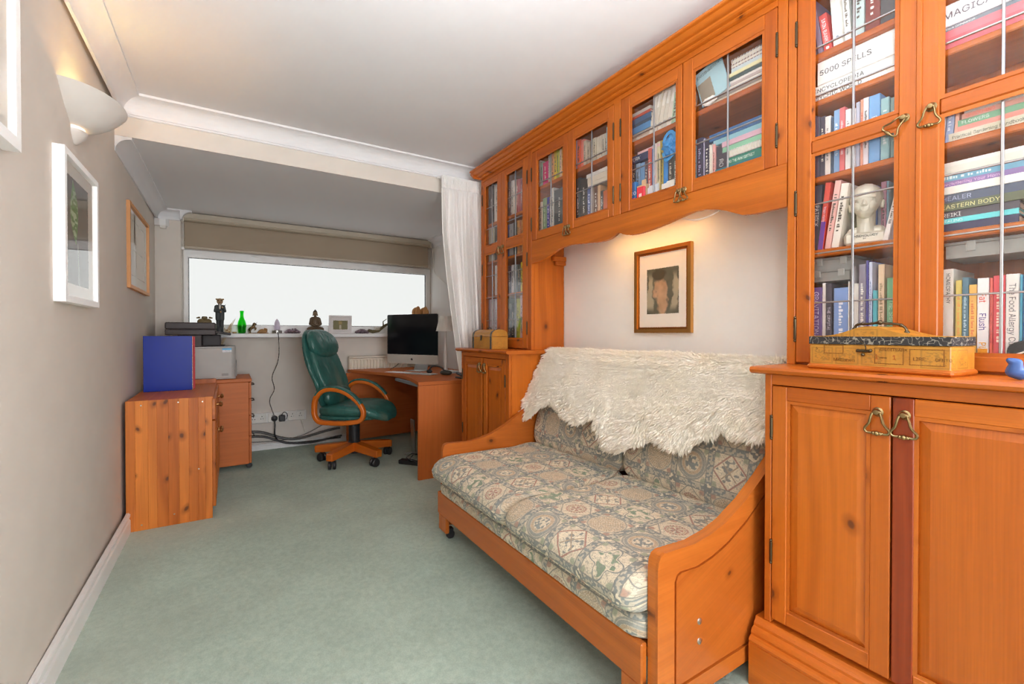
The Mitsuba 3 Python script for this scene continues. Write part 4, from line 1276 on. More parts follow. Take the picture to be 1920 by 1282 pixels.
ORD = ['first', 'second', 'third', 'fourth', 'fifth', 'sixth', 'seventh', 'eighth', 'ninth', 'tenth', 'eleventh', 'twelfth', 'thirteenth', 'fourteenth', 'fifteenth', 'sixteenth', 'seventeenth', 'eighteenth', 'nineteenth', 'twentieth']


def where(bay, y):
    if bay in ('A0', 'AB', 'BC', 'CD', 'DE'):
        s = dict(A0='top shelf', AB='second shelf down', BC='third shelf down', CD='fourth shelf down', DE='bottom shelf')[bay]
        return '%s behind near bookcase %s door' % (s, 'left' if y > -4.35 else 'right')
    if bay[0] == 'T':
        s = dict(T1='top shelf', T2='second shelf down', T3='third shelf down', T4='bottom shelf')[bay]
        return '%s behind far bookcase %s door' % (s, 'left' if y > -2.154 else 'right')
    dn = 'first' if y > -2.866 else 'second' if y > -3.24 else 'third' if y > -3.604 else 'fourth'
    return '%s shelf, %s overhead door from window' % ('upper' if bay[1] == 'U' else 'lower', dn)


SPINE_X = 2.108
VERT = frame_of((0, 0, -1), (0, -1, 0), (-1, 0, 0), (0, 0, 0))
FLAT = frame_of((0, -1, 0), (0, 0, 1), (-1, 0, 0), (0, 0, 0))


def dashes(L, h, seed):
    """a line of unreadably small print, as short bars along +x"""
    r = random.Random(seed)
    x, out = 0.0, []
    while x < L - .002:
        w = min(r.uniform(.3, .8) * h, L - x)
        hh = h * r.choice((.6, .75, 1.0))
        out.append(bx(x, x + w, 0, hh, 0, .0005))
        x += w + h * (r.choice((.25, .25, .25, .9)))
    return out


def title_meshes(txt, L, wd, seed):
    """lettering along +x centred on the origin, fitted into length L and width wd"""
    if txt == '~':
        h = min(.42 * wd, .011)
        ms = dashes(L * .62, h, seed)
    else:
        h = min(.50 * wd, .0165)
        m = meshkit.text_mesh(txt, h, .0006)
        m = trimesh.Trimesh(m.vertices, m.faces, process=False)
        w = m.bounds[1, 0] - m.bounds[0, 0]
        if w > L * .92:
            s = L * .92 / w
            m.apply_scale([s, max(s, .72), 1])
            h *= max(s, .72)
        ms = [m]
    lo = min(m.bounds[0, 0] for m in ms); hi = max(m.bounds[1, 0] for m in ms)
    for m in ms:
        m.apply_translation((-(lo + hi) / 2, -h / 2, 0))
    return ms


def make_book(bay, y0, y1, z0, z1, lay, col, title, tcol, lean, kind, ordn, total, stack, seed):
    r = random.Random(seed)
    w, h = y0 - y1, z1 - z0
    yc = (y0 + y1) / 2
    size = ''
    if not lay:
        size = ('slim ' if w < .0125 else 'thick ' if w > .026 else '')
    nm = {'book': 'book', 'spiral': 'spiral notebook', 'binder': 'ring binder'}[kind]
    if lay:
        lab = '%s %s lying %s from bottom, %s' % (cname(col), nm, ORD[min(ordn, 19)], where(bay, yc))
    else:
        lab = '%s%s %s, %s from left, %s' % (size, cname(col), nm, ORD[min(ordn, 19)], where(bay, yc))
    t = thing({'book': 'book', 'spiral': 'notebook', 'binder': 'binder'}[kind], lab, {'book': 'book', 'spiral': 'notebook', 'binder': 'binder'}[kind], 'books in the wall unit' if kind == 'book' else ('notebooks in the wall unit' if kind == 'spiral' else 'ring binders in the overhead cabinet'))
    M = np.eye(4)
    x0 = SPINE_X + r.uniform(0, .008)
    if bay == 'CD' and -4.262 < yc < -4.148 and not lay:
        x0 += .078      # pushed back behind the bust
    dep = min(.195 - (x0 - SPINE_X), (.66 if not lay else .80) * (h if not lay else min(w, .2)) + .015)
    dep = max(dep, .09)
    if lean and not lay:
        a = math.radians(lean)
        piv = np.array([0, y0 if lean > 0 else y1, z0])
        M = trimesh.transformations.rotation_matrix(-a, (1, 0, 0), piv) if True else M
    dep = min(dep, 2.304 - x0)
    bd = min(.002, .15 * (w if not lay else h))
    if lay:
        cover = [bx(x0, x0 + dep, y1, y0, z0, z0 + bd), bx(x0, x0 + dep, y1, y0, z1 - bd, z1), bx(x0, x0 + bd * 1.2, y1, y0, z0 + bd * .5, z1 - bd * .5, bd * .4)]
        pages = bx(x0 + bd, x0 + dep - .003, y1 + .003, y0 - .003, z0 + bd, z1 - bd)
    else:
        cover = [bx(x0, x0 + dep, y0 - bd, y0, z0, z1), bx(x0, x0 + dep, y1, y1 + bd, z0, z1), bx(x0 - .0008, x0 + bd * 1.2, y1 + bd * .3, y0 - bd * .3, z0, z1, bd * .4)]
        pages = bx(x0 + bd, x0 + dep - .003, y1 + bd, y0 - bd, z0 + .003, z1 - .003)
    if kind == 'spiral':
        cover = cover[:2]
    part(t, 'cover', [ap(m, M) for m in cover], 'm_paint', color=col)
    part(t, 'pages', ap(pages, M), 'm_matte', color='e6dfd0')
    if kind == 'spiral':
        n = int((h if not lay else w) / .011)
        rings = []
        for i in range(n):
            if lay:
                c = (x0 + .002, y1 + (i + .5) * w / n, (z0 + z1) / 2)
                rings.append(ap(trimesh.creation.torus(h * .48 + .001, .0012, major_sections=10, minor_sections=5), frame_of((1, 0, 0), (0, 0, 1), (0, -1, 0), c)))
            else:
                c = (x0 + .002, yc, z0 + (i + .5) * h / n)
                rings.append(ap(trimesh.creation.torus(w * .48 + .001, .0012, major_sections=10, minor_sections=5), frame_of((1, 0, 0), (0, 1, 0), (0, 0, 1), c)))
        part(t, 'spiral', rings, 'm_paint', color='e8e6e2', kind='stuff')
    if kind == 'binder':
        lab2 = [bx(x0 - .0015, x0 - .0006, y1 + .2 * w, y0 - .2 * w, z0 + .55 * h, z0 + .82 * h)]
        part(t, 'spine_label', [ap(m, M) for m in lab2], 'm_paint', color='f4f2ea')
        hole = ap(lathe([(.006, 0), (.009, 0), (.009, .001), (.006, .001)], 14), frame_of((0, 0, 1), (0, 1, 0), (-1, 0, 0), (x0 - .0008, yc, z0 + .03)))
        part(t, 'finger_ring', ap(hole, M), 'm_metal', color=(.5, .5, .5))
    xs = x0 - .0010
    if title == 'Fat Flush Plan':
        part(t, 'spine_band', [bx(xs - .0002, xs + .0002, y1 + .001, y0 - .001, z0 + .002, z0 + .19 * h)], 'm_paint', color='eda238')
        zc = z1 - .03
        for wd, cc, L in (('Fat', 'd24a38', .040), ('Flush', '54488c', .070), ('Plan', 'e8a030', .056)):
            ms = title_meshes(wd, L, w * 1.25, seed)
            part(t, 'title', [ap(m, frame_of((0, 0, -1), (0, -1, 0), (-1, 0, 0), (xs, yc, zc - L / 2))) for m in ms], 'm_paint', color=cc)
            zc -= L + .006
        return
    if title == 'Matt Haig':
        part(t, 'spine_band', [ap(bx(xs - .0002, xs + .0002, y1 + .001, y0 - .001, z0 + .001, z0 + .42 * h), M)], 'm_paint', color='6a3a9a')
    if title == 'The Family Guide to':
        for k, (tx, dy, L, zt, cc) in enumerate((('The Family Guide to', .3, .17, z1 - .012, '5a5a60'), ('HOMEOPATHY', -.22, .17, z1 - .012, '3a3a40'), ('DR ANDREW', .08, .07, z1 - .20, '6a6a70'))):
            ms = title_meshes(tx, L * 1.05, w * .50, seed)
            wl = max(m.bounds[1, 0] for m in ms)
            part(t, 'title', [ap(m, frame_of((0, 0, -1), (0, -1, 0), (-1, 0, 0), (xs, yc - dy * w * -.9, zt - wl))) for m in ms], 'm_paint', color=cc)
        return
    if not title and w > .010 and not lay and kind == 'book' and r.random() < .75:
        lum = sum(srgb(col))
        title, tcol = '~', ('f0ece4' if lum < .9 else '5c5650')
    if title:
        L = (h * .88 if not lay else min(w, .17) * .88)
        wd = w if not lay else h
        ms = title_meshes(title, L, wd, seed)
        if lay:
            yl = y0 - .008 - max(m.bounds[1, 0] for m in ms)
            yl = max(yl, yc) if title == '~' else yl
            part(t, 'title', [ap(m, frame_of((0, -1, 0), (0, 0, 1), (-1, 0, 0), (x0 - .0002, yl, (z0 + z1) / 2))) for m in ms], 'm_paint', color=tcol, kind='stuff' if title == '~' else None)
        else:
            part(t, 'title', [ap(ap(m, frame_of((0, 0, -1), (0, -1, 0), (-1, 0, 0), (xs, yc, z0 + h * .53))), M) for m in ms], 'm_paint', color=tcol, kind='stuff' if title == '~' else None)
    if title == 'IAIN BANKS':
        part(t, 'logo', ap(ap(lathe([(0, 0), (.005, 0), (.005, .0006), (0, .0006)], 14), frame_of((0, 0, 1), (0, 1, 0), (-1, 0, 0), (xs, yc, z0 + .014))), M), 'm_paint', color='f4f0ec')
    elif bay == 'A0' and col[:2] == 'f4':
        part(t, 'logo', ap(ap(lathe([(0, 0), (.004, 0), (.004, .0006), (0, .0006)], 10), frame_of((0, 0, 1), (0, 1, 0), (-1, 0, 0), (xs, yc, z0 + .03))), M), 'm_paint', color='8aa0b4')


# stacks: settle lying books on the shelf, one upon the other
stk = {}
for b in BOOKS:
    if b[0] == 'H':
        stk.setdefault((b[1], 'L' if b[2] > LIM[b[1]][0] + .5 * (LIM[b[1]][1] - LIM[b[1]][0]) else 'R') if b[1] in ('AB',) else (b[1], where(b[1], b[2] - .02)), []).append(b)
seed = 0
STACKTOP = {}
for key, bs in stk.items():
    bs = sorted(bs, key=lambda q: q[4])
    bay = key[0]
    floor_z = None
    ths = [max(b[5] - b[4], .009) for b in bs]
    lift = bs[0][4] if bs[0][4] > .12 else 0
    fill = max(b[5] for b in bs) - lift
    grow = min(max(fill / sum(ths), .8), 1.7)
    for i, b in enumerate(bs):
        _, _, y0, y1, za, zb, col, title, tcol, kind = b
        th = max(zb - za, .009) * grow
        y0, y1 = min(y0, LIM[bay][1] - .002), max(y1, LIM[bay][0] + .002)
        # a stack lying on upright books keeps its height
        if i == 0:
            floor_z = BASE[bay] + (za if za > .12 else 0.0) + .0005
            if za > .12:
                under = [q for q in BOOKS if q[0] == 'V' and q[1] == bay and q[2] > y1 + .01 and q[3] < y0 - .01]
                if under:
                    floor_z = BASE[bay] + min(max(q[4] for q in under), za + .03) + .001
        if floor_z + th > TOP[bay] - .001:
            th = TOP[bay] - .001 - floor_z
        seed += 1
        if th > .004:
            make_book(bay, y0, y1, floor_z, floor_z + th - .0004, True, col, title, tcol, 0, kind, i, len(bs), key, seed)
            floor_z += th
    STACKTOP[key] = floor_z
cnt = {}
for b in sorted([q for q in BOOKS if q[0] == 'V'], key=lambda q: (q[1], -q[2])):
    _, bay, y0, y1, h, col, title, tcol, lean, kind = b
    y0, y1 = min(y0, LIM[bay][1] - .001), max(y1, LIM[bay][0] + .001)
    if y0 - y1 < .0035:
        continue
    wkey = where(bay, (y0 + y1) / 2)
    i = cnt.get(wkey, 0)
    cnt[wkey] = i + 1
    seed += 1
    z0 = BASE[bay] + .0006
    under = [q for q in BOOKS if q[0] == 'H' and q[1] == bay and q[2] > y1 + .004 and q[3] < y0 - .004]
    h = min(h + (.017 if bay == 'DE' else .04 if bay == 'T4' else 0), TOP[bay] - .004 - z0)
    make_book(bay, y0 - .0004, y1 + .0004, z0, z0 + h, False, col, title, tcol, lean, kind, i, 0, None, seed)

# ================================================================== SOFA BED
sofa = thing('sofa_bed', 'two seat pine sofa bed with tapestry print cushions between the base cabinets', 'sofa')
AP = [(1.447, .055), (1.447, .455), (1.450, .475), (1.459, .490), (1.475, .496), (1.60, .490), (1.68, .500), (1.75, .518), (1.85, .562), (1.95, .622), (2.05, .692), (2.14, .765), (2.21, .825), (2.24, .84), (2.262, .83), (2.262, .055)]
ap_poly = Polygon(AP)
inset = Polygon([(1.520, .11), (1.520, .405), (1.528, .420), (1.545, .427), (1.62, .422), (1.69, .432), (1.76, .452), (1.86, .497), (1.96, .557), (2.06, .627), (2.15, .70), (2.19, .735), (2.19, .11)])
for side, (yi, yo, sg) in (('near', (-3.966, -3.992, -1)), ('far', (-2.575, -2.549, 1))):
    a = part(sofa, 'side_panel', ext(ap_poly, 'y', min(yi, yo), max(yi, yo)), 'm_pine_sofa', grain='x', smooth=30)
    if side == 'near':
        rim = ap_poly.difference(inset.buffer(.005))
        part(a, 'raised_rim', ext(rim, 'y', yo - .008, yo + .0005), 'm_pine_sofa', grain='x')
        part(a, 'raised_field', ext(inset.buffer(-.004), 'y', yo - .007, yo + .0005), 'm_pine_sofa', grain=(.93, 0, .36))
        for z in (.262, .205):
            part(a, 'bolt', ap(lathe([(0, 0), (.010, 0), (.009, .003), (.004, .0045), (0, .0045)], 14), frame_of((1, 0, 0), (0, 0, 1), (0, -1, 0), (1.625, yo - .0065, z))), 'm_metal', color=(.62, .58, .5), smooth=40)
part(sofa, 'front_rail', bx(1.425, 1.447, -3.965, -2.556, .130, .246, .004), 'm_pine_sofa', grain='y')
part(sofa, 'back_rail', bx(2.20, 2.222, -3.965, -2.576, .10, .60, .003), 'm_pine_sofa', grain='y')
part(sofa, 'base_board', bx(1.45, 2.20, -3.965, -2.576, .205, .232), 'm_pine_sofa', grain='y')
for y in (-3.93, -2.61):
    f = part(sofa, 'foot', bx(1.428, 1.450, y - .045, y + .045, .048, .130, .003), 'm_pine_sofa', grain='z')
    part(f, 'castor', [ap(lathe([(0, -.011), (.020, -.011), (.0225, -.006), (.0225, .006), (.020, .011), (0, .011)], 16), frame_of((0, 0, 1), (1, 0, 0), (0, 1, 0), (1.475, y, .0228))), bx(1.463, 1.487, y - .016, y + .016, .028, .060, .003)], 'm_black', smooth=30)
for y in (-3.93, -2.61):
    part(sofa, 'rear_foot', bx(2.17, 2.20, y - .03, y + .03, 0, .205, .003), 'm_pine_sofa', grain='z')


def cushion(par, name, prof, y0, y1, r=.05, u0=0.0, v0=0.0, wob=.004, n=46, ny=70, seed=0):
    """soft block: closed outline prof (x, z), run along y with rounded ends, uv in metres"""
    c2 = spline([(a, 0, b) for a, b in prof], n, closed=True)[:, [0, 2]]
    c2 = np.vstack([c2, c2[:1]])
    s = np.r_[0, np.cumsum(np.linalg.norm(np.diff(c2, axis=0), axis=1))]
    cen = c2[:-1].mean(0)
    L = y1 - y0
    e = np.linspace(0, 1, 9)[:-1]
    yy = np.r_[y0 + r * (1 - np.cos(e * np.pi / 2)), np.linspace(y0 + r, y1 - r, ny), y1 - r * (1 - np.cos(e[::-1] * np.pi / 2))]
    P, U = [], []
    dmin = np.minimum(yy - y0, y1 - yy)
    th = min(.05, r)
    for y, d in zip(yy, dmin):
        k = math.sqrt(max(0, 1 - (1 - min(d, r) / r) ** 2))
        q = c2 - cen
        ln = np.linalg.norm(q, axis=1, keepdims=True)
        q = q * np.clip((ln - th * (1 - k)) / ln, .02, 1)
        if d <= 0:
            q = q * .0
        p = cen + q
        P.append(np.stack([p[:, 0], np.full(len(p), y), p[:, 1]], 1))
        U.append(np.stack([np.full(len(p), u0 - y), v0 + s], 1))
    P, U = np.array(P), np.array(U)
    nv = P.reshape(-1, 3)
    w = meshkit.fbm(nv * 6 + seed, 3) - .5
    nrm = nv - np.stack([np.full(len(nv), cen[0]), nv[:, 1], np.full(len(nv), cen[1])], 1)
    nrm /= np.linalg.norm(nrm, axis=1, keepdims=True) + 1e-9
    P = (nv + nrm * (w * wob * 2)[:, None]).reshape(P.shape)
    g = grid(P)
    if g.volume < 0:
        g.invert()
    path = meshkit.write_ply(g, True, U.reshape(-1, 2))
    key = numkey(par + '__' + name)
    scene[key] = {'type': 'ply', 'filename': path, 'face_normals': False, 'bsdf': {'type': 'ref', 'id': 'm_fabric'}}
    return key


SEAT = [(2.06, .385), (2.055, .425), (1.95, .438), (1.75, .442), (1.55, .440), (1.44, .434), (1.392, .415), (1.368, .385), (1.370, .352), (1.395, .330), (1.45, .325), (1.75, .322), (2.03, .335)]
cushion(sofa, 'seat_cushion', SEAT, -3.312, -2.578, u0=.06, v0=.02, seed=1)
cushion(sofa, 'seat_cushion', SEAT, -3.964, -3.316, u0=.03, v0=.02, seed=2)
LOW = [(2.06, .245), (2.06, .32), (1.75, .324), (1.47, .322), (1.430, .312), (1.414, .285), (1.418, .255), (1.45, .237), (1.75, .235), (2.02, .236)]
cushion(sofa, 'under_mattress', LOW, -3.962, -2.580, u0=.10, v0=.05, wob=.002, seed=3)
BACK = [(2.028, .440), (2.022, .500), (2.042, .60), (2.078, .72), (2.118, .84), (2.150, .915), (2.185, .945), (2.232, .935), (2.246, .88), (2.215, .72), (2.18, .55), (2.150, .445), (2.09, .428)]
cushion(sofa, 'back_cushion', BACK, -3.298, -2.580, u0=.0, v0=.10, seed=4)
cushion(sofa, 'back_cushion', BACK, -3.963, -3.302, u0=.04, v0=.10, seed=5)

# ------------------------------------------------------------------ sheepskin over the backrest
fur = thing('sheepskin', 'shaggy cream sheepskin with lobed lower edge draped over sofa backrest', 'sheepskin')
LOB = np.array([(-2.535, .60), (-2.58, .585), (-2.65, .60), (-2.72, .635), (-2.789, .680), (-2.85, .660), (-2.93, .632), (-3.02, .612), (-3.09, .625), (-3.13, .648), (-3.164, .652), (-3.20, .605), (-3.25, .568), (-3.30, .556), (-3.36, .562), (-3.43, .590), (-3.49, .630), (-3.51, .638), (-3.55, .622), (-3.61, .612), (-3.68, .622), (-3.74, .652), (-3.80, .700), (-3.84, .688), (-3.89, .676), (-3.94, .680), (-3.985, .70)])[::-1]
FRONT = np.array([(.40, 2.012), (.50, 2.008), (.60, 2.028), (.72, 2.064), (.84, 2.104), (.915, 2.138), (.945, 2.165), (.958, 2.195), (.962, 2.22)])


def pelt(y, t):
    """t in [0, 1] from the back of the top edge down to the lobed hem"""
    zb = np.interp(y, LOB[:, 0], LOB[:, 1])
    zb = .632 + (zb - .632) * 1.35 + .030
    top = np.array([(2.262, .915), (2.252, .948), (2.225, .966), (2.195, .970), (2.165, .958), (2.138, .925)])
    z = .925 - (.925 - zb) * np.clip((t - .22) / .78, 0, 1)
    x = np.interp(z, FRONT[:, 0], FRONT[:, 1])
    k = np.clip(t / .22, 0, 1) * (len(top) - 1)
    xt, zt = np.interp(k, np.arange(len(top)), top[:, 0]), np.interp(k, np.arange(len(top)), top[:, 1])
    x, z = np.where(t < .22, xt, x), np.where(t < .22, zt, z)
    lump = meshkit.fbm(np.stack([y * 9, z * 9, x * 0 + 3], -1), 3) - .5
    return np.stack([x - .014 - .022 * np.clip((t - .2) / .8, 0, 1) - .02 * lump, y, z + .008 + .012 * lump * (t < .3)], -1)


yy, tt = np.meshgrid(np.linspace(-3.98, -2.565, 150), np.linspace(0, 1, 70), indexing='ij')
S0 = pelt(yy, tt)
du, dv = np.gradient(S0, axis=0), np.gradient(S0, axis=1)
nrm = np.cross(dv, du)
nrm /= np.linalg.norm(nrm, axis=2, keepdims=True)
if nrm[75, 50, 0] > 0:
    nrm = -nrm
outer = S0 + nrm * .010
g = trimesh.util.concatenate([grid(outer), grid(S0, flip=True)])
if (np.asarray(grid(outer).face_normals)[5000, 0]) > 0:
    g = trimesh.util.concatenate([grid(outer, flip=True), grid(S0)])
part(fur, 'pelt', g, 'm_fleece', smooth=True)
N = 38000
ry = nrng.uniform(-3.985, -2.555, N)
rt = nrng.uniform(0.02, 1.0, N) ** .92
edge = nrng.random(N) < .10
rt[edge] = nrng.uniform(.94, 1.0, edge.sum())
b0 = pelt(ry, rt)
eps = .004
tv = pelt(ry, np.clip(rt + eps, 0, 1.004)) - pelt(ry, rt - eps)
tv /= np.linalg.norm(tv, axis=1, keepdims=True) + 1e-9
tu = np.tile([0, 1.0, 0], (N, 1))
nn = np.cross(tv, tu)
nn *= np.where(nn[:, :1] > 0, -1, 1)
nn[rt < .10] = np.cross(tv[rt < .10], tu[rt < .10])
nn[(rt < .14)] *= np.where(nn[(rt < .14)][:, 2:] < 0, -1, 1)
nn /= np.linalg.norm(nn, axis=1, keepdims=True)
q = np.stack([ry * 26, rt * 16, ry * 0], 1)
cl1, cl2 = meshkit.noise(q, 3) - .5, meshkit.noise(q, 4) - .5
low = np.clip((rt - .42) / .4, 0, 1)
ln = (.026 + .020 * low) * nrng.uniform(.7, 1.25, N)
sideways = np.clip((ry + 2.61) / .04, 0, 1) * .8
dirv = nn * (.55 - .05 * low)[:, None] + tv * (.62 + .15 * low)[:, None] + tu * (1.1 * (cl1 * (.5 + 1.1 * low)) + sideways)[:, None] + nn * (cl2 * .5 * low)[:, None]
dirv += nrng.normal(0, .13, (N, 3))
dirv /= np.linalg.norm(dirv, axis=1, keepdims=True)
curl = tv * .4 + tu * (cl2 * 1.4)[:, None] + nrng.normal(0, .2, (N, 3))
rad = (.0034 + .0018 * low) * nrng.uniform(.75, 1.3, N)
a1 = np.cross(dirv, [0.3, .2, .9]); a1 /= np.linalg.norm(a1, axis=1, keepdims=True)
a2 = np.cross(dirv, a1)
rings = []
for s, rr in ((-.10, 1.0), (.40, 1.0), (.75, .7)):
    c = b0 + nn * .006 + dirv * (ln * s)[:, None] + curl * (ln * .28 * max(s, 0) ** 2)[:, None]
    rings.append(np.stack([c + (rad * rr)[:, None] * (math.cos(a) * a1 + math.sin(a) * a2) for a in (0, 2.094, 4.189)], 1))
tip = b0 + nn * .006 + dirv * ln[:, None] + curl * (ln * .28)[:, None]
V = np.concatenate([*rings, tip[:, None]], 1)
f = []
for k in range(2):
    for i in range(3):
        j = (i + 1) % 3
        f += [(k * 3 + i, k * 3 + j, k * 3 + 3 + j), (k * 3 + i, k * 3 + 3 + j, k * 3 + 3 + i)]
f += [(6, 7, 9), (7, 8, 9), (8, 6, 9)]
Fm = (np.array(f)[None] + (np.arange(N) * 10)[:, None, None]).reshape(-1, 3)
tm = trimesh.Trimesh(V.reshape(-1, 3), Fm, process=False)
part(fur, 'fleece', tm, 'm_fleece', smooth=True, kind='stuff', label='thick woolly cream fleece')

# ------------------------------------------------------------------ picture above the sofa
pic = thing('picture', 'gilt framed small oil picture on the wall above the sheepskin', 'picture')
y0, y1, z0, z1 = -3.472, -3.128, 1.090, 1.515
for k, (wd, d, w2) in enumerate(((0, .022, .018), (.012, .016, .016))):
    o, i = sbox(y0 + wd, z0 + wd, y1 - wd, z1 - wd), sbox(y0 + wd + w2, z0 + wd + w2, y1 - wd - w2, z1 - wd - w2)
    part(pic, 'frame' if k == 0 else 'inner_frame', ext(o.difference(i), 'x', XR - d, XR - .001), 'm_metal', color=(.62, .33, .10) if k == 0 else (.42, .17, .045))
part(pic, 'mount', bx(XR - .010, XR - .001, y0 + .02, y1 - .02, z0 + .02, z1 - .02), 'm_matte', color='efe6dc')
a0, a1, b0_, b1_ = -3.398, -3.205, 1.185, 1.412
part(pic, 'print', bx(XR - .0108, XR - .0098, a0, a1, b0_, b1_), 'm_canvas', uv=lambda v, n: np.stack([(a1 - v[:, 1]) / (a1 - a0), (v[:, 2] - b0_) / (b1_ - b0_)], 1))
q = trimesh.Trimesh([(XR - .013, y0 + .02, z0 + .02), (XR - .013, y1 - .02, z0 + .02), (XR - .013, y1 - .02, z1 - .02), (XR - .013, y0 + .02, z1 - .02)], [[0, 2, 1], [0, 3, 2]], process=False)
part(pic, 'glass', q, 'm_glass')

# ------------------------------------------------------------------ keepsake boxes on the counters
box1 = thing('keepsake_box', 'long ochre wooden keepsake box with black patterned lid band on near base cabinet', 'box')
MB = trimesh.transformations.rotation_matrix(math.radians(-5.0), (0, 0, 1), (1.915, -4.30, 0))
bxa = lambda *a: ap(bx(*a), MB)
X0, X1, Y0, Y1 = 1.905, 2.035, -4.462, -4.152
tuv = lambda v, n: np.stack([np.where(np.abs(n[:, 0]) > .5, -v[:, 1], v[:, 0]), v[:, 2]], 1)
part(box1, 'body', ap(bx(X0, X1, Y0, Y1, .998, 1.056, .002), MB), 'm_trunk', uv=tuv)
part(box1, 'foot_moulding', ap(bx(X0 - .006, X1 + .004, Y0 - .006, Y1 + .006, .9853, 1.000, .005), MB), 'm_pine', grain='y')
lid = [(Y0, 1.058), (Y1, 1.058), (Y1, 1.079)]
for k in range(1, 24):
    s = k / 24
    lid.append((Y1 + (Y0 - Y1) * s, 1.078 + .027 * math.exp(-((s - .47) / .20) ** 2)))
lid.append((Y0, 1.079))
ld = part(box1, 'lid', ap(ext(lid, 'x', X0, X1), MB), 'm_trunk', uv=tuv)
part(ld, 'band', ap(bx(X0 - .0015, X1 + .0015, Y0 - .0015, Y1 + .0015, 1.0565, 1.0775), MB), 'm_trunkband', uv=tuv)
hp = [(X0 + .05, -4.243, 1.098), (X0 + .05, -4.246, 1.108), (X0 + .05, -4.262, 1.112), (X0 + .05, -4.285, 1.113), (X0 + .05, -4.302, 1.115), (X0 + .05, -4.32, 1.112), (X0 + .05, -4.348, 1.107), (X0 + .05, -4.358, 1.098), (X0 + .05, -4.36, 1.088)]
part(ld, 'handle', [ap(tube(spline(hp, 40), .0032, 8), MB)] + [ap(ball(p, r, 6), MB) for p, r in ((hp[0], .006), (hp[4], .0065), (hp[8], .006), (hp[2], .0045), (hp[6], .0045))], 'm_metal', color=DARKBR, smooth=40)
part(box1, 'clasp', [ap(bx(X0 - .007, X0 - .001, -4.306, -4.272, 1.036, 1.044, .002), MB), ap(ball((X0 - .006, -4.289, 1.030), .0045, 6), MB), ap(ball((X0 - .007, -4.306, 1.041), .0045, 6), MB), ap(tube(spline([(X0 - .003, -4.280, 1.066), (X0 - .010, -4.290, 1.062), (X0 - .010, -4.297, 1.050), (X0 - .006, -4.294, 1.040)], 14), .0012, 5), MB)], 'm_metal', color=DARKBR, smooth=40)


def face_text(par, s, h, y, z, M, col, x, name='lettering'):
    part(par, name, ap(ap(meshkit.text_mesh(s, h, .0005), frame_of((0, -1, 0), (0, 0, 1), (-1, 0, 0), (x, y, z))), M), 'm_paint', color=col)


for s, h, y, z, c in (('KREDITBANK', .0068, -4.322, 1.041, '6a4010'), ('1', .011, -4.312, 1.020, '9a4a18'), ('1', .011, -4.350, 1.020, '9a4a18'), ('KRONE', .0035, -4.324, 1.022, '6a4010'), ('Millionen', .009, -4.215, 1.010, '704408'), ('LIRE', .008, -4.392, 1.020, '6a4010'), ('CENTO', .0065, -4.434, 1.020, '6a4010'), ('6', .008, -4.168, 1.040, '6a4010')):
    face_text(box1, s, h, y, z, MB, c, X0 - .0008)
for y, w, z, h in ((-4.312, .062, 1.008, .042), (-4.385, .066, 1.008, .040), (-4.190, .050, 1.030, .024)):
    o = sbox(y - w, z, y, z + h)
    part(box1, 'printed_border', ap(ext(o.difference(o.buffer(-.002)), 'x', X0 - .0007, X0 + .0002), MB), 'm_paint', color='7a4a10')

box2 = thing('keepsake_box', 'small brown barrel lidded keepsake box on the far base cabinet by the curtain', 'box')
X0, X1, Y0, Y1 = 1.912, 2.030, -2.290, -2.005
part(box2, 'body', bx(X0, X1, Y0, Y1, .9855, 1.066, .002), 'm_trunk', uv=tuv)
arc = [(X0 + (X1 - X0) * (.5 - .5 * math.cos(a)), 1.068 + .046 * math.sin(a) ** .8) for a in np.linspace(0, math.pi, 14)]
ld = part(box2, 'lid', ext(arc[::-1], 'y', Y0, Y1), 'm_trunk', uv=tuv)
for y in (Y0 + .020, Y1 - .020):
    part(box2, 'strap', bx(X0 - .0015, X1 + .0015, y - .009, y + .009, .986, 1.066), 'm_trunkband', uv=tuv)
    ar2 = [(a + (-.0015 if a < (X0 + X1) / 2 else .0015), b + .0015) for a, b in arc]
    part(ld, 'strap', ext(ar2[::-1], 'y', y - .009, y + .009), 'm_trunkband', uv=tuv)
part(box2, 'clasp', [bx(X0 - .006, X0 - .001, -2.156, -2.138, 1.050, 1.078, .002), ball((X0 - .006, -2.147, 1.046), .006, 6)], 'm_metal', color=DARKBR, smooth=40)
part(ld, 'handle', tube(spline([(X0 + .06, -2.12, 1.112), (X0 + .06, -2.125, 1.122), (X0 + .06, -2.147, 1.126), (X0 + .06, -2.168, 1.122), (X0 + .06, -2.173, 1.112)], 16), .003, 6), 'm_metal', color=DARKBR, smooth=40)

# small blue figure at the right edge of the counter
t = thing('blue_figurine', 'small blue glazed figurine on the near counter at the right picture edge', 'figurine')
part(t, 'body', limbs([((1.93, -4.552, 1.003), .014, (1.932, -4.560, .999), .0135), ((1.93, -4.552, 1.003), .014, (1.927, -4.556, 1.022), .010), ((1.927, -4.556, 1.022), .010, (1.921, -4.547, 1.027), .006)], .006), 'm_gloss', smooth=True, color='3a5a94')

# ------------------------------------------------------------------ things among the books
# phrenology head
hd = thing('phrenology_head', 'glazed ivory phrenology bust among the books behind the near left door', 'bust')
hx, hy, hz = 2.137, -4.207, BASE['CD'] + .0005
R3 = trimesh.transformations.rotation_matrix(math.radians(14), (0, 0, 1), (hx, hy, 0))


def H3(x, y, z):
    return (hx - x, hy + y, hz + z)


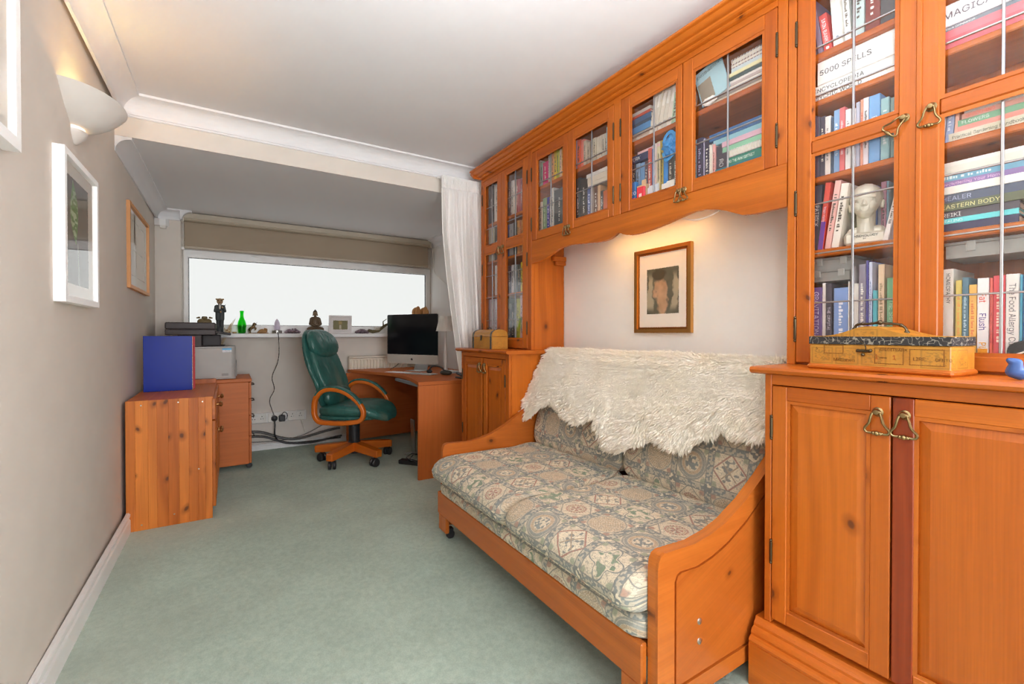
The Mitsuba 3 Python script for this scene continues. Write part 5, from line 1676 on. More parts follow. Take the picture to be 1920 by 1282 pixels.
sk = limbs([(H3(0, 0, .140), .040, H3(-.012, 0, .145), .042), (H3(0, 0, .148), .039, H3(.006, 0, .122), .034), (H3(.006, 0, .122), .034, H3(.016, 0, .100), .022), (H3(.018, 0, .098), .014, H3(.02, 0, .094), .012),
            (H3(-.006, 0, .11), .024, H3(-.006, 0, .062), .023), (H3(-.004, .0, .055), .024, H3(-.004, .0, .030), .030),
            (H3(-.004, .030, .040), .018, H3(-.004, -.030, .040), .018), (H3(-.004, .036, .028), .020, H3(-.004, -.036, .028), .020),
            (H3(.036, 0, .130), .0040, H3(.0425, 0, .117), .0056), (H3(.040, .005, .1155), .0036, H3(.040, -.005, .1155), .0036),
            (H3(.0345, .007, .1030), .0036, H3(.0345, -.007, .1030), .0036), (H3(.034, .005, .0985), .0040, H3(.034, -.005, .0985), .0040),
            (H3(.030, .0235, .1375), .0050, H3(.0355, .0085, .1385), .0042), (H3(.030, -.0235, .1375), .0050, H3(.0355, -.0085, .1385), .0042),
            (H3(.0315, .0155, .1305), .0052, H3(.0318, .0125, .1303), .0052), (H3(.0315, -.0155, .1305), .0052, H3(.0318, -.0125, .1303), .0052),
            (H3(.026, .017, .116), .0125, H3(.026, .015, .110), .0105), (H3(.026, -.017, .116), .0125, H3(.026, -.015, .110), .0105),
            (H3(-.006, .040, .128), .005, H3(-.004, .038, .112), .005), (H3(-.006, -.040, .128), .005, H3(-.004, -.038, .112), .005)], .0032, 4)
part(hd, 'head', ap(sk, R3), 'm_ivory', smooth=True)
part(hd, 'plinth', ap(bx(hx - .032, hx + .030, hy - .050, hy + .050, hz, hz + .036, .006), R3), 'm_ivory')
for s, h, z in (('PHRENOLOGY', .0068, .021), ('BY', .0040, .014)):
    m = meshkit.text_mesh(s, h, .0006, True)
    w = m.bounds[1, 0]
    part(hd, 'lettering', ap(ap(m, frame_of((0, -1, 0), (0, 0, 1), (-1, 0, 0), (hx - .0322, hy + w / 2, hz + z))), R3), 'm_paint', color='3a3630')
ln = [tube(spline([H3(.030 * c, .036 * s_, .158), H3(.040 * c, .040 * s_, .150), H3(.042 * c, .041 * s_, .138)], 8), .0008, 4) for c, s_ in ((.9, .35), (.9, -.35), (.5, .8), (.5, -.8))]


# clear plastic boxes
def plastic_box(label, x0, y0, y1, z0, h, dep=.15):
    t = thing('plastic_box', label, 'box', 'clear plastic boxes in the near bookcase')
    o = sbox(x0, y1, x0 + dep, y0)
    part(t, 'tub', [ext(o.difference(o.buffer(-.0025)), 'z', z0, z0 + h - .008), ext(o, 'z', z0, z0 + .002)], 'm_clearbox')
    part(t, 'lid', ext(o.buffer(.003), 'z', z0 + h - .007, z0 + h), 'm_clearbox')
    part(t, 'divider', [bx(x0 + .003, x0 + dep - .003, y1 + (y0 - y1) * k - .001, y1 + (y0 - y1) * k + .001, z0 + .002, z0 + h - .01) for k in (.27, .5, .74)], 'm_clearbox')
    part(t, 'clip', [bx(x0 - .007, x0 - .0035, yc - .009, yc + .009, z0 + h * .35, z0 + h, .002) for yc in (y1 + .2 * (y0 - y1), y1 + .8 * (y0 - y1))], 'm_clearbox')
    part(t, 'contents', [bx(x0 + .02, x0 + .09, y1 + .02, y1 + (y0 - y1) * .24, z0 + .003, z0 + h * .5, .006), bx(x0 + .02, x0 + .10, y1 + (y0 - y1) * .55, y1 + (y0 - y1) * .70, z0 + .003, z0 + h * .6, .006)], 'm_paint', color='c8a890')
    return t


plastic_box('clear plastic box lying directly on the books, bottom shelf, near left door', 2.112, -4.066, -4.176, 1.2535, .036, .15)
plastic_box('clear plastic box on top of the other plastic box, near left door', 2.118, -4.068, -4.180, 1.2905, .038, .14)
plastic_box('wide clear plastic box on the books behind the near right door', 2.112, -4.395, -4.64, 1.2835, .042, .16)
# cloth bag with white cords
t = thing('drawstring_bag', 'small black drawstring bag with white cords behind the near right door', 'bag')
bagm = pillow(.018, .072, .033, 3.0, 16)
bagm.apply_translation((2.105, -4.582, BASE['DE'] + .034))
part(t, 'bag', bagm, 'm_matte', smooth=True, color='1d1c1e')
part(t, 'cord', [tube(spline([(2.074, -4.52, 1.03), (2.072, -4.548, 1.045), (2.072, -4.575, 1.062), (2.076, -4.60, 1.085)], 16), .0022, 6), tube(spline([(2.074, -4.555, 1.025), (2.072, -4.570, 1.045), (2.072, -4.558, 1.065), (2.076, -4.545, 1.078), (2.08, -4.548, 1.09)], 16), .0022, 6)], 'm_matte', smooth=True, color='e6ded0')
# blue plastic bag and the open boxes in the overhead cabinet
t = thing('plastic_bag', 'crumpled bright blue plastic bag hanging over books in the overhead cabinet', 'bag')
bm = trimesh.creation.icosphere(4, 1.0)
v = np.array(bm.vertices)
v = v * (1 + 1.3 * (meshkit.fbm(v * 2.9 + 5, 3) - .5)[:, None]) * [.018, .036, .046]
bm.vertices = v + [2.098, -3.520, 1.895]
part(t, 'bag', bm, 'm_gloss', smooth=35, color='2a86c8')
part(t, 'handle', [sweep(spline([(2.088, -3.49, 1.90), (2.082, -3.505, 1.935), (2.082, -3.53, 1.945), (2.086, -3.555, 1.90)], 16), rrect(.014, .002, .0008, 1)), sweep(spline([(2.086, -3.488, 1.87), (2.080, -3.512, 1.83), (2.084, -3.548, 1.85)], 16), rrect(.013, .002, .0008, 1))], 'm_gloss', color='3a96d4')
t = thing('carton', 'small blue printed carton in front of the books, third overhead door', 'box')
part(t, 'carton', bx(2.082, 2.104, -3.335, -3.285, 1.6725, 1.790, .002), 'm_paint', color='2a7cc0')
part(t, 'printed_band', [bx(2.0813, 2.0822, -3.334, -3.286, 1.705, 1.716), bx(2.0813, 2.0822, -3.334, -3.286, 1.69, 1.70)], 'm_paint', color='c45a94')
part(t, 'lettering', ap(meshkit.text_mesh('nco', .022, .0006), frame_of((0, -1, 0), (0, 0, 1), (-1, 0, 0), (2.0812, -3.287, 1.728))), 'm_paint', color='e8f0f8')
t = thing('carton', 'tan open cardboard carton beside the blue carton, third overhead door', 'box')
part(t, 'carton', [bx(2.084, 2.104, -3.395, -3.340, 1.6725, 1.765, .001), bx(2.084, 2.086, -3.395, -3.37, 1.765, 1.785)], 'm_paint', color='d8b48c')
t = thing('carton', 'small red and white carton in front, third overhead door', 'box')
part(t, 'carton', bx(2.070, 2.083, -3.395, -3.352, 1.6955, 1.752, .0015), 'm_paint', color='d83c48')
part(t, 'front_label', bx(2.0694, 2.0702, -3.382, -3.366, 1.70, 1.722), 'm_paint', color='f0c8c4')
t = thing('envelope', 'white folded envelopes standing before the books, third overhead door', 'envelope')
part(t, 'envelope', [bx(2.088, 2.092, -3.448, -3.400, 1.6725, 1.742), bx(2.093, 2.096, -3.458, -3.404, 1.6725, 1.75)], 'm_matte', color='dfe4ea')
t = thing('envelope', 'pair of white leaflets standing by the dark books, third overhead door', 'envelope')
part(t, 'leaflet', [bx(2.084, 2.086, -3.525, -3.482, 1.6725, 1.735), bx(2.088, 2.090, -3.545, -3.505, 1.6725, 1.742)], 'm_matte', color='f0ece4')
t = thing('magazine', 'pale blue magazine leaning face out on the upper shelf, fourth overhead door', 'magazine')
MG = trimesh.transformations.rotation_matrix(math.radians(-16), (1, 0, 0), (0, -3.65, 1.99))
part(t, 'cover', ap(bx(2.103, 2.108, -3.790, -3.668, 1.99, 2.135), MG), 'm_paint', color='a4c8d2')
part(t, 'masthead', ap(ap(meshkit.text_mesh('ENGINEERING', .012, .0005), frame_of((0, -1, 0), (0, 0, 1), (-1, 0, 0), (2.1026, -3.676, 2.108))), MG), 'm_paint', color='5a7078')
part(t, 'photo', ap(bx(2.1024, 2.1032, -3.730, -3.672, 2.0, 2.085), MG), 'm_paint', color='8a8272')
t = thing('paper', 'crumpled white paper on the upper shelf before the magazine', 'paper')
pm = trimesh.creation.icosphere(3, 1.0)
v = np.array(pm.vertices)
pm.vertices = v * (1 + .8 * (meshkit.fbm(v * 2.2 + 9, 3) - .5)[:, None]) * [.010, .030, .016] + [2.098, -3.70, 2.005]
part(t, 'sheet', pm, 'm_matte', smooth=25, color='eeeae4')

# ================================================================== DESK AND WHAT STANDS ON IT
desk = thing('desk', 'orange wood veneer corner desk with curved front edge under the monitor', 'desk')
DT = .727
curve = spline([(1.662, -1.63, 0), (1.722, -1.27, 0), (1.735, -.91, 0), (1.70, -.70, 0), (1.630, -.51, 0), (1.560, -.34, 0), (1.503, -.21, 0), (1.482, -.105, 0)], 30)[:, :2]
top = [tuple(p) for p in curve] + [(2.400, -.105), (2.400, -1.63)]
part(desk, 'desktop', ext(top[::-1], 'z', DT - .025, DT), 'm_veneer', grain='x')
part(desk, 'end_panel', bx(1.664, 2.385, -1.625, -1.603, 0, DT - .027), 'm_veneer', grain='z')
mp = ap(bx(0, .92, -.009, .009, .035, DT - .027), frame_of((.9965, .083, 0), (-.083, .9965, 0), (0, 0, 1), (1.452, -.200, 0)))
part(desk, 'modesty_panel', mp, 'm_veneer', grain=(1, .08, 0))
part(desk, 'steel_rail', bx(1.70, 1.73, -1.60, -.95, DT - .050, DT - .027, .002), 'm_paint', color='6e7478')
for y in (-1.35, -.45):
    part(desk, 'support_leg', bx(2.30, 2.35, y - .025, y + .025, 0, DT - .027, .004), 'm_paint', color='3a3a3c')

# monitor
mon = thing('computer_monitor', 'large all in one computer with black screen and silver chin on the desk', 'monitor')
A_, B_ = np.array([1.800, -.400]), np.array([2.100, -.950])
uh = (B_ - A_) / np.linalg.norm(B_ - A_)
MW = float(np.linalg.norm(B_ - A_))
fn = np.array([-(-uh[1]), -uh[0]]) if False else np.array([uh[1], -uh[0]])
if fn[0] > 0:
    fn = -fn
ez = np.array([0, 0, 1.0])
MM = frame_of((uh[0], uh[1], 0), (0, 0, 1), np.cross((uh[0], uh[1], 0), (0, 0, 1)), (A_[0], A_[1], .800))
if np.dot(MM[:2, 2], fn) < 0:
    raise RuntimeError('monitor frame')
MH = .470
ol = Polygon(rrect(MW, MH, .012)).buffer(0)
ol = shapely.affinity.translate(ol, MW / 2, MH / 2)
part(mon, 'casing', [ap(ext(ol, 'z', -.008, 0), MM), ap(trimesh.convex.convex_hull(np.array([(x, y, -.008) for x in (.02, MW - .02) for y in (.02, MH - .02)] + [(x, y, -.040) for x in (MW * .3, MW * .7) for y in (.12, MH - .12)])), MM)], 'm_metal', color=(.72, .72, .71), smooth=20)
part(mon, 'screen', ap(ext(ol.intersection(sbox(0, .088, MW, MH + 1)), 'z', .0004, .0022), MM), 'm_screen', label='black glossy glass screen')
part(mon, 'chin', ap(ext(ol.intersection(sbox(0, 0, MW, .0875)), 'z', .0004, .0020), MM), 'm_paint', color='b9b2a8')
ap_s = shapely.union_all([shapely.Point(-.0042, 0).buffer(.0072), shapely.Point(.0042, 0).buffer(.0072), shapely.Point(0, -.003).buffer(.0078)]).difference(shapely.Point(.0125, .001).buffer(.0042))
leaf = shapely.affinity.rotate(shapely.affinity.scale(shapely.Point(0, 0).buffer(.0042), .45, 1), -35)
ap_s = shapely.union_all([ap_s, shapely.affinity.translate(leaf, .002, .0115)])
for g_ in getattr(ap_s, 'geoms', [ap_s]):
    part(mon, 'logo', ap(ext(shapely.affinity.translate(g_, MW / 2, .043), 'z', .0020, .0026), MM), 'm_black')
sc = (A_ + B_) / 2 - fn * .10
st = part(mon, 'stand', ap(trimesh.util.concatenate([bx(-.095, .095, -.09, .09, 0, .006, .002), xf(bx(-.08, .08, -.004, .004, 0, .17), rotx=-.38, loc=(0, .02, .004))]), frame_of((uh[0], uh[1], 0), (-fn[0], -fn[1], 0), (0, 0, 1), (sc[0], sc[1], DT))), 'm_metal', color=(.7, .7, .69))

# small things on the desk
t = thing('paper', 'white sheet of paper lying on the desk before the monitor', 'paper')
part(t, 'sheet', xf(bx(-.055, .055, -.15, .13, 0, .003), rotz=.50, loc=(1.815, -.71, DT + .0004)), 'm_matte', color='e8e6e8')
t = thing('keyboard', 'slim silver grey keyboard on the desk in front of the monitor', 'keyboard')
KB = trimesh.transformations.translation_matrix((1.925, -1.00, DT + .0004)) @ trimesh.transformations.rotation_matrix(.50, (0, 0, 1))
part(t, 'base', ap(bx(-.055, .055, -.14, .14, 0, .006, .002), KB), 'm_paint', color='9a9794')
for r_ in range(4):
    part(t, 'key_row', [ap(bx(-.046 + .024 * r_, -.026 + .024 * r_, -.132 + k * .0222, -.114 + k * .0222, .006, .0085), KB) for k in range(12)], 'm_paint', color='c9c5c0', kind='stuff')
t = thing('desk_mouse', 'dark grey lumpy computer mouse on the desk right of the keyboard', 'mouse')
ms = pillow(.055, .032, .021, 2.3, 14)
part(t, 'body', xf(ms, rotz=-.9, loc=(2.075, -1.19, DT + .021)), 'm_gloss', smooth=True, color='3a3a34')
part(t, 'wheel', xf(lathe([(0, -.004), (.006, -.004), (.006, .004), (0, .004)], 12), rotx=math.pi / 2, loc=(2.06, -1.195, DT + .041)), 'm_black')
t = thing('headset', 'black headset lying behind the mouse on the desk', 'headset')
part(t, 'band', tube(spline([(2.02, -.93, DT + .012), (2.03, -.96, DT + .055), (2.07, -1.0, DT + .066), (2.11, -1.03, DT + .045), (2.13, -1.05, DT + .012)], 24), .006, 8), 'm_black', smooth=True)
for p in ((2.022, -.935, DT + .017), (2.128, -1.045, DT + .017)):
    part(t, 'earpad', xf(pillow(.026, .018, .0165, 2.4, 12), rotz=-.7, loc=p), 'm_black', smooth=True)
t = thing('wallet', 'brown leather wallet lying flat at the right end of the desk', 'wallet')
part(t, 'cover', [xf(bx(-.05, .05, -.085, .085, 0, .004, .001), rotz=.1, loc=(2.255, -1.30, DT + .0004)), xf(bx(-.05, .05, -.085, .085, .014, .018, .001), rotz=.1, loc=(2.255, -1.30, DT + .0004)), xf(bx(.046, .052, -.085, .085, .0, .018, .001), rotz=.1, loc=(2.255, -1.30, DT + .0004))], 'm_paint', color='7a4a38')
part(t, 'papers', xf(bx(-.046, .046, -.08, .08, .0042, .0138), rotz=.1, loc=(2.255, -1.30, DT + .0004)), 'm_matte', color='c8b8a8')
t = thing('letters', 'small pile of blue white letters at the back of the desk', 'letters')
for k, (dz, a, c) in enumerate(((0, .2, 'c8ccd2'), (.004, -.1, '7a94ac'), (.008, .35, 'dcdcdc'))):
    part(t, 'letter', xf(bx(-.055, .055, -.11, .11, dz, dz + .0035), rotz=a - .3, loc=(2.245, -.97 + .02 * k, DT + .0004)), 'm_matte', color=c)
t = thing('stapler', 'small dark object standing at the desk edge next to the far base cabinet', 'stapler')
part(t, 'base', bx(2.035, 2.065, -1.565, -1.46, DT + .0004, DT + .010, .003), 'm_black')
part(t, 'arm', xf(bx(0, .026, 0, .100, 0, .020, .006), rotx=.16, loc=(2.037, -1.563, DT + .016)), 'm_gloss', color='3a3c46')
# table lamp behind the monitor
t = thing('table_lamp', 'table lamp with plain white shade half hidden behind the monitor', 'lamp')
lx, ly = 2.14, -1.03
part(t, 'base', lathe([(0, 0), (.05, 0), (.052, .01), (.025, .02), (.014, .06), (.022, .12), (.016, .22), (.008, .30), (.008, .39), (0, .39)], 24, (lx, ly, DT)), 'm_white', smooth=30)
part(t, 'shade', lathe([(.086, .382), (.052, .518), (.049, .518), (.083, .382), (.086, .382)], 32, (lx, ly, DT)), 'm_matte', smooth=30, color='efece6')
cable('cable', 'thin black cable hanging under the monitor down to the desk', [(1.905, -.50, .835), (1.89, -.48, .80), (1.86, -.43, .76), (1.83, -.38, DT + .004)], .0025)

# under the desk
t = thing('computer_tower', 'black computer case standing in the shade under the desk', 'computer')
part(t, 'case', bx(1.97, 2.16, -1.30, -.84, .012, .44, .006), 'm_black')
part(t, 'front_grille', [bx(1.965, 1.970, -1.28 + k * .05, -1.255 + k * .05, .05, .40) for k in range(9)], 'm_gloss', color='26262a')
for y in (-1.27, -.87):
    part(t, 'foot', bx(1.98, 2.15, y - .02, y + .02, 0, .012), 'm_black')
t = thing('silver_panel', 'slim silver board leaning against the computer under the desk', 'board')
SPM = frame_of((.30, -.954, 0), (.954, .30, 0), (0, 0, 1), (1.900, -1.00, 0)) @ trimesh.transformations.rotation_matrix(.13, (1, 0, 0)) @ trimesh.transformations.rotation_matrix(.10, (0, 1, 0))
part(t, 'panel', ap(bx(-.025, .025, -.06, -.048, .003, .36, .002), SPM), 'm_metal', color=(.62, .60, .57))
t = thing('power_strip', 'black extension block with tangled leads on carpet under the desk', 'power strip')
part(t, 'block', xf(bx(-.14, .14, -.03, .03, 0, .035, .005), rotz=-.9, loc=(1.78, -1.22, .0005)), 'm_black')
for k, c in enumerate(('202022', '2c2c30', '8a8680')):
    pts = [(1.74 + .03 * k, -1.26, .038), (1.70 + .02 * k, -1.28 + .05 * k, .06), (1.74, -1.20 + .05 * k, .045 + .012 * k), (1.82, -1.10, .05 + .01 * k), (1.86, -1.18 + .03 * k, .05)]
    part(t, 'lead', tube(spline(pts, 30), .004, 6), 'm_gloss', smooth=True, color=c)

# ================================================================== OFFICE CHAIR
ch = thing('office_chair', 'green leather swivel office chair with wooden armrests and star base', 'chair')
CX, CY, CR = 1.385, -.825, math.radians(-36.0)
CM = trimesh.transformations.translation_matrix((CX, CY, 0)) @ trimesh.transformations.rotation_matrix(CR, (0, 0, 1))
for k in range(5):
    a = math.radians(5.4 + 72 * k)
    BM = trimesh.transformations.translation_matrix((CX, CY, 0)) @ trimesh.transformations.rotation_matrix(a, (0, 0, 1))
    P = np.array([(.03, s * .030, z) for s in (1, -1) for z in (.092, .165)] + [(.318, s * .028, z) for s in (1, -1) for z in (.078, .135)] + [(.328, s * .022, z) for s in (1, -1) for z in (.083, .130)])
    arm = part(ch, 'base_arm', ap(trimesh.convex.convex_hull(P), BM), 'm_chairwood', grain=(math.cos(a), math.sin(a), 0))
    W = [ap(lathe([(0, -.009), (.028, -.011), (.034, -.005), (.034, .008), (.029, .012), (0, .012)], 18), frame_of((1, 0, 0), (0, 0, 1), (0, s, 0) if s < 0 else (0, 1, 0), (.288, s * .017, .0342))) for s in (1, -1)]
    WM = BM @ trimesh.transformations.translation_matrix((.288, 0, 0)) @ trimesh.transformations.rotation_matrix(.7 + k, (0, 0, 1)) @ trimesh.transformations.translation_matrix((-.270, 0, 0))
    part(arm, 'castor', [ap(w, WM) for w in W] + [ap(bx(.266, .304, -.024, .024, .046, .070, .008), WM), ap(lathe([(0, .05), (.006, .05), (.006, .082), (0, .082)], 10, (.288, 0, 0)), BM)], 'm_black', smooth=30)
part(ch, 'hub', lathe([(0, .070), (.042, .070), (.050, .085), (.050, .165), (.044, .172), (0, .168)], 24, (CX, CY, 0)), 'm_black', smooth=30)
part(ch, 'gas_column', lathe([(0, .16), (.044, .16), (.046, .31), (.040, .315), (.034, .345), (0, .345)], 24, (CX, CY, 0)), 'm_black', smooth=30)
part(ch, 'mechanism', [ap(bx(-.15, .10, -.075, .075, .340, .385, .012), CM), ap(bx(-.22, -.10, -.055, .055, .355, .392, .010), CM)], 'm_black')
part(ch, 'lever', ap(tube(spline([(.05, -.06, .355), (.06, -.13, .350), (.075, -.19, .338)], 12), .007, 8), CM), 'm_gloss', smooth=True, color='5a5c5e')


def soft(cx, cy, cz, sx, sy, sz, e=2.6, bend=None, n=30, wrinkle=.004, seed=0):
    m = pillow(sx, sy, sz, e, n)
    v = np.array(m.vertices)
    nn = np.array(m.vertex_normals)
    w = meshkit.fbm(np.stack([v[:, 0] * 10, v[:, 1] * 10, v[:, 2] * 5], 1) + seed, 3) - .5
    v = v + nn * (w * wrinkle * 2)[:, None]
    v = v + [cx, cy, cz]
    if bend is not None:
        v = bend(v)
    m.vertices = v
    return m


def seat_bend(v):
    v = v.copy()
    f = np.clip((v[:, 0] - .12) / .2, 0, 2)
    v[:, 2] -= .052 * f ** 2
    v[:, 2] += .018 * np.clip(np.abs(v[:, 1]) / .25, 0, 1) ** 3 - .010 * np.exp(-(v[:, 0] / .16) ** 2 - (v[:, 1] / .13) ** 2)
    return v


part(ch, 'seat', ap(soft(.045, 0, .447, .295, .268, .062, 3.0, seat_bend, wrinkle=.005), CM), 'm_leather', smooth=True)
part(ch, 'seat_pan', ap(soft(.01, 0, .402, .26, .235, .028, 3.5, wrinkle=0), CM), 'm_leather', smooth=True)


def back_bend(v):
    v = v.copy()
    h = v[:, 2] - .46
    v[:, 0] += -.185 - .21 * h - .06 * h * h + .035 * np.exp(-((h - .18) / .13) ** 2)
    w = 1.0 - .10 * np.clip((h - .38) / .30, 0, 1) ** 1.6
    v[:, 1] *= w
    v[:, 0] += .45 * v[:, 1] ** 2
    return v


bk = part(ch, 'backrest', ap(soft(-.035, 0, .785, .040, .255, .335, 2.7, back_bend, wrinkle=.002), CM), 'm_leather', smooth=True)
part(bk, 'back_cushion', ap(soft(.005, 0, .765, .052, .225, .265, 3.0, back_bend, wrinkle=.006, seed=3), CM), 'm_leather', smooth=True)
part(bk, 'lumbar_cushion', ap(soft(.022, 0, .565, .056, .210, .085, 2.4, back_bend, wrinkle=.005, seed=6), CM), 'm_leather', smooth=True)
part(bk, 'headrest', ap(soft(.026, 0, 1.000, .062, .235, .122, 2.4, back_bend, wrinkle=.006, seed=9), CM), 'm_leather', smooth=True)
LOOP = [(a * .92, b) for a, b in ((-.205, .410), (-.222, .490), (-.205, .575), (-.150, .628), (-.060, .645), (.040, .625), (.130, .575), (.195, .510), (.215, .450), (.195, .405), (.130, .385), (.0, .375), (-.120, .378), (-.180, .388))]
for s in (1, -1):
    lp = spline([(a, s * .285, b) for a, b in LOOP], 72, closed=True)
    ar = part(ch, 'armrest', ap(sweep(lp, rrect(.046, .036, .012), closed=True, up=None if False else None), CM), 'm_chairwood', smooth=40, grain='x')
    tp = spline([(a, s * .285, b + .021) for a, b in LOOP[2:8]], 30)
    part(ar, 'arm_pad', ap(sweep(tp, rrect(.048, .016, .007), up=(0, 0, 1)), CM), 'm_leather', smooth=40)
    part(ar, 'arm_bracket', ap(bx(-.09, .09, s * .285 - s * .10, s * .285 - s * .02, .378, .392, .003), CM), 'm_black')

# ================================================================== LEFT SIDE: CHEST, PEDESTAL, PRINTER
chest = thing('pine_chest', 'low pine cabinet by the left wall with knotty side panel and dark top', 'cabinet')
cx0, cx1, cy0, cy1, ch_ = LW(-1.2) + .024, .396, -1.622, -.715, .716
xs = [cx0 + (cx1 - cx0) * k for k in (0, .105, .245, .345, .475, .60, .715, .83, .915, 1.0)]
sp = part(chest, 'side_panel', bx(cx0, cx1, cy0 + .016, cy0 + .020, 0, ch_), 'm_pine_sofa')
_b0 = _board[0]
for a, b in zip(xs[:-1], xs[1:]):
    part(sp, 'stave', bx(a + .0001, b - .0001, cy0, cy0 + .0165, 0, ch_, .0006), 'm_stave', grain='z')
for x, z in ((.07, .69), (.235, .695), (.35, .69), (.07, .03), (.215, .06), (.33, .30)):
    part(sp, 'screw', ap(lathe([(0, 0), (.0045, 0), (.004, .001), (0, .001)], 10), frame_of((1, 0, 0), (0, 0, 1), (0, -1, 0), (x, cy0, z))), 'm_metal', color=(.55, .5, .42))
part(chest, 'far_side_panel', bx(cx0, cx1, cy1 - .02, cy1, 0, ch_ + .030, .001), 'm_pine_sofa', grain='z')
part(chest, 'top', bx(cx0, cx1 + .004, cy0 + .020, cy1 - .02, ch_ - .018, ch_ - .001, .001), 'm_veneer', grain='y', label='dull brown worn top')
part(chest, 'back_panel', bx(cx0, cx0 + .008, cy0 + .02, cy1 - .02, .03, ch_ - .018), 'm_pine_sofa', grain='z')
part(chest, 'bottom', bx(cx0 + .008, cx1, cy0 + .02, cy1 - .02, .05, .068), 'm_pine_sofa', grain='y')
part(chest, 'kickboard', bx(cx1 - .03, cx1 - .015, cy0 + .02, cy1 - .02, 0, .05), 'm_pine_sofa', grain='y')


def knob(par, x, y, z):
    part(par, 'knob', ap(lathe([(0, 0), (.006, 0), (.006, .012), (.015, .017), (.017, .024), (.013, .031), (0, .034)], 18), frame_of((0, 1, 0), (0, 0, 1), (1, 0, 0), (x, y, z))), 'm_metal', smooth=35, color=(.60, .30, .11))


ym = (cy0 + cy1) / 2
for a, b in ((cy0 + .022, ym - .002), (ym + .002, cy1 - .022)):
    d = part(chest, 'drawer', bx(cx1 - .002, cx1 + .017, a, b, .575, .700, .003), 'm_pine_sofa', grain='y')
    knob(d, cx1 + .017, (a + b) / 2, .638)
    d = part(chest, 'door', [(bx(cx1 - .002, cx1 + .017, a, b, .060, .570, .003), 'z'), (bx(cx1 + .0165, cx1 + .021, a + .05, b - .05, .11, .52, .002), 'z')], 'm_pine_sofa')
    knob(d, cx1 + .017, b - .03 if b < ym + .01 else a + .03, .44)

ped = thing('desk_pedestal', 'tall veneer drawer pedestal on castors carrying the laser printer', 'pedestal')
px0, px1, py0, py1 = .175, .612, -.640, -.150
part(ped, 'carcass', bx(px0, px1, py0, py1, .045, .700, .002), 'm_veneer', grain='x')
part(ped, 'top', bx(px0 - .002, px1 + .020, py0 - .006, py1 + .004, .701, .727, .003), 'm_veneer', grain='x')
for a, b in ((.050, .265), (.269, .430), (.434, .565), (.569, .697)):
    d = part(ped, 'drawer', bx(px1 + .001, px1 + .018, py0 + .002, py1 - .002, a, b, .002), 'm_veneer', grain='y')
    zc = b - .035
    part(d, 'handle', tube(spline([(px1 + .016, py0 + .17, zc), (px1 + .036, py0 + .18, zc - .001), (px1 + .041, py0 + .245, zc - .002), (px1 + .036, py0 + .31, zc - .001), (px1 + .016, py0 + .32, zc)], 24), .0045, 8), 'm_gloss', smooth=True, color='2a2624')
for x in (px0 + .05, px1 - .01):
    for y in (py0 + .05, py1 - .05):
        part(ped, 'castor', [ap(lathe([(0, -.012), (.020, -.012), (.022, 0), (.020, .012), (0, .012)], 14), frame_of((1, 0, 0), (0, 0, 1), (0, 1, 0), (x + .012, y, .0222))), bx(x - .012, x + .024, y - .014, y + .014, .032, .045)], 'm_black', smooth=30)

pr = thing('laser_printer', 'grey and black laser printer with scanner lid and output tray on the pedestal', 'printer')
part(pr, 'body', ext(shapely.affinity.translate(Polygon(rrect(.345, .46, .03, 6)), .352, -.375), 'z', .730, .985), 'm_paint', color='aaa6a2')
part(pr, 'side_cover', bx(.225, .500, -.6115, -.6045, .738, .972, .003), 'm_paint', color='b4b0ac')
part(pr, 'upper_body', [bx(.150, .300, -.595, -.16, .986, 1.075, .004), bx(.300, .420, -.42, -.16, .986, 1.075, .004)], 'm_paint', color='423c3c')
part(pr, 'scanner', [bx(.075, .392, -.60, -.15, 1.076, 1.118, .005), bx(.075, .392, -.60, -.15, 1.1195, 1.172, .008)], 'm_paint', color='4a4444')
part(pr, 'control_panel', xf(bx(0, .105, -.44, 0, 0, .018, .004), roty=.16, loc=(.388, -.155, 1.090)), 'm_paint', color='2e2a2a')
part(pr, 'output_tray', bx(.30, .45, -.60, -.20, .9855, .992, .002), 'm_paint', color='2e2a2a')
part(pr, 'paper_drawer', bx(.524, .532, -.575, -.175, .745, .86, .003), 'm_paint', color='9a9692')
lb = part(pr, 'sticker', bx(.435, .497, -.6122, -.6114, .940, .972), 'm_paint', color='dfe6ea')
part(lb, 'blue_strip', bx(.435, .497, -.6127, -.6121, .958, .972), 'm_paint', color='6ab0dc')
part(lb, 'print_line', bx(.438, .490, -.6127, -.6121, .948, .951), 'm_paint', color='b08a94')
part(pr, 'rating_plate', bx(.43, .475, -.6122, -.6114, .755, .775), 'm_paint', color='979390')

bf = thing('box_file', 'bright blue upright box file on the low pine cabinet', 'box file')
BM_ = trimesh.transformations.translation_matrix((.022, -1.165, ch_ - .0005)) @ trimesh.transformations.rotation_matrix(math.radians(3), (0, 0, 1))
part(bf, 'case', ap(bx(0, .252, 0, .065, 0, .355, .0015), BM_), 'm_blue')
part(bf, 'spine_edge', ap(bx(.2522, .2545, .004, .061, .002, .353), BM_), 'm_paint', color='d8c8b4')
t = thing('folder', 'thin red card folder standing right behind the blue box file', 'folder')
part(t, 'cover', [ap(bx(.0, .268, .068, .0695, 0, .352), BM_), ap(bx(.0, .268, .076, .0775, 0, .352), BM_)], 'm_paint', color='a8242c')
part(t, 'sheets', ap(bx(.0, .262, .0705, .0750, 0, .345), BM_), 'm_matte', color='e0c8b0')
t = thing('folder', 'yellow card folder squeezed behind the red folder', 'folder')
part(t, 'cover', [ap(bx(.0, .262, .079, .080, 0, .350), BM_), ap(bx(.0, .262, .084, .085, 0, .350), BM_)], 'm_paint', color='c8b04a')
part(t, 'sheets', ap(bx(.0, .258, .0805, .0835, 0, .345), BM_), 'm_matte', color='d8d4cc')

# ================================================================== ORNAMENTS ON THE WINDOW SILL
SZT = 1.0885
SYC = -.082


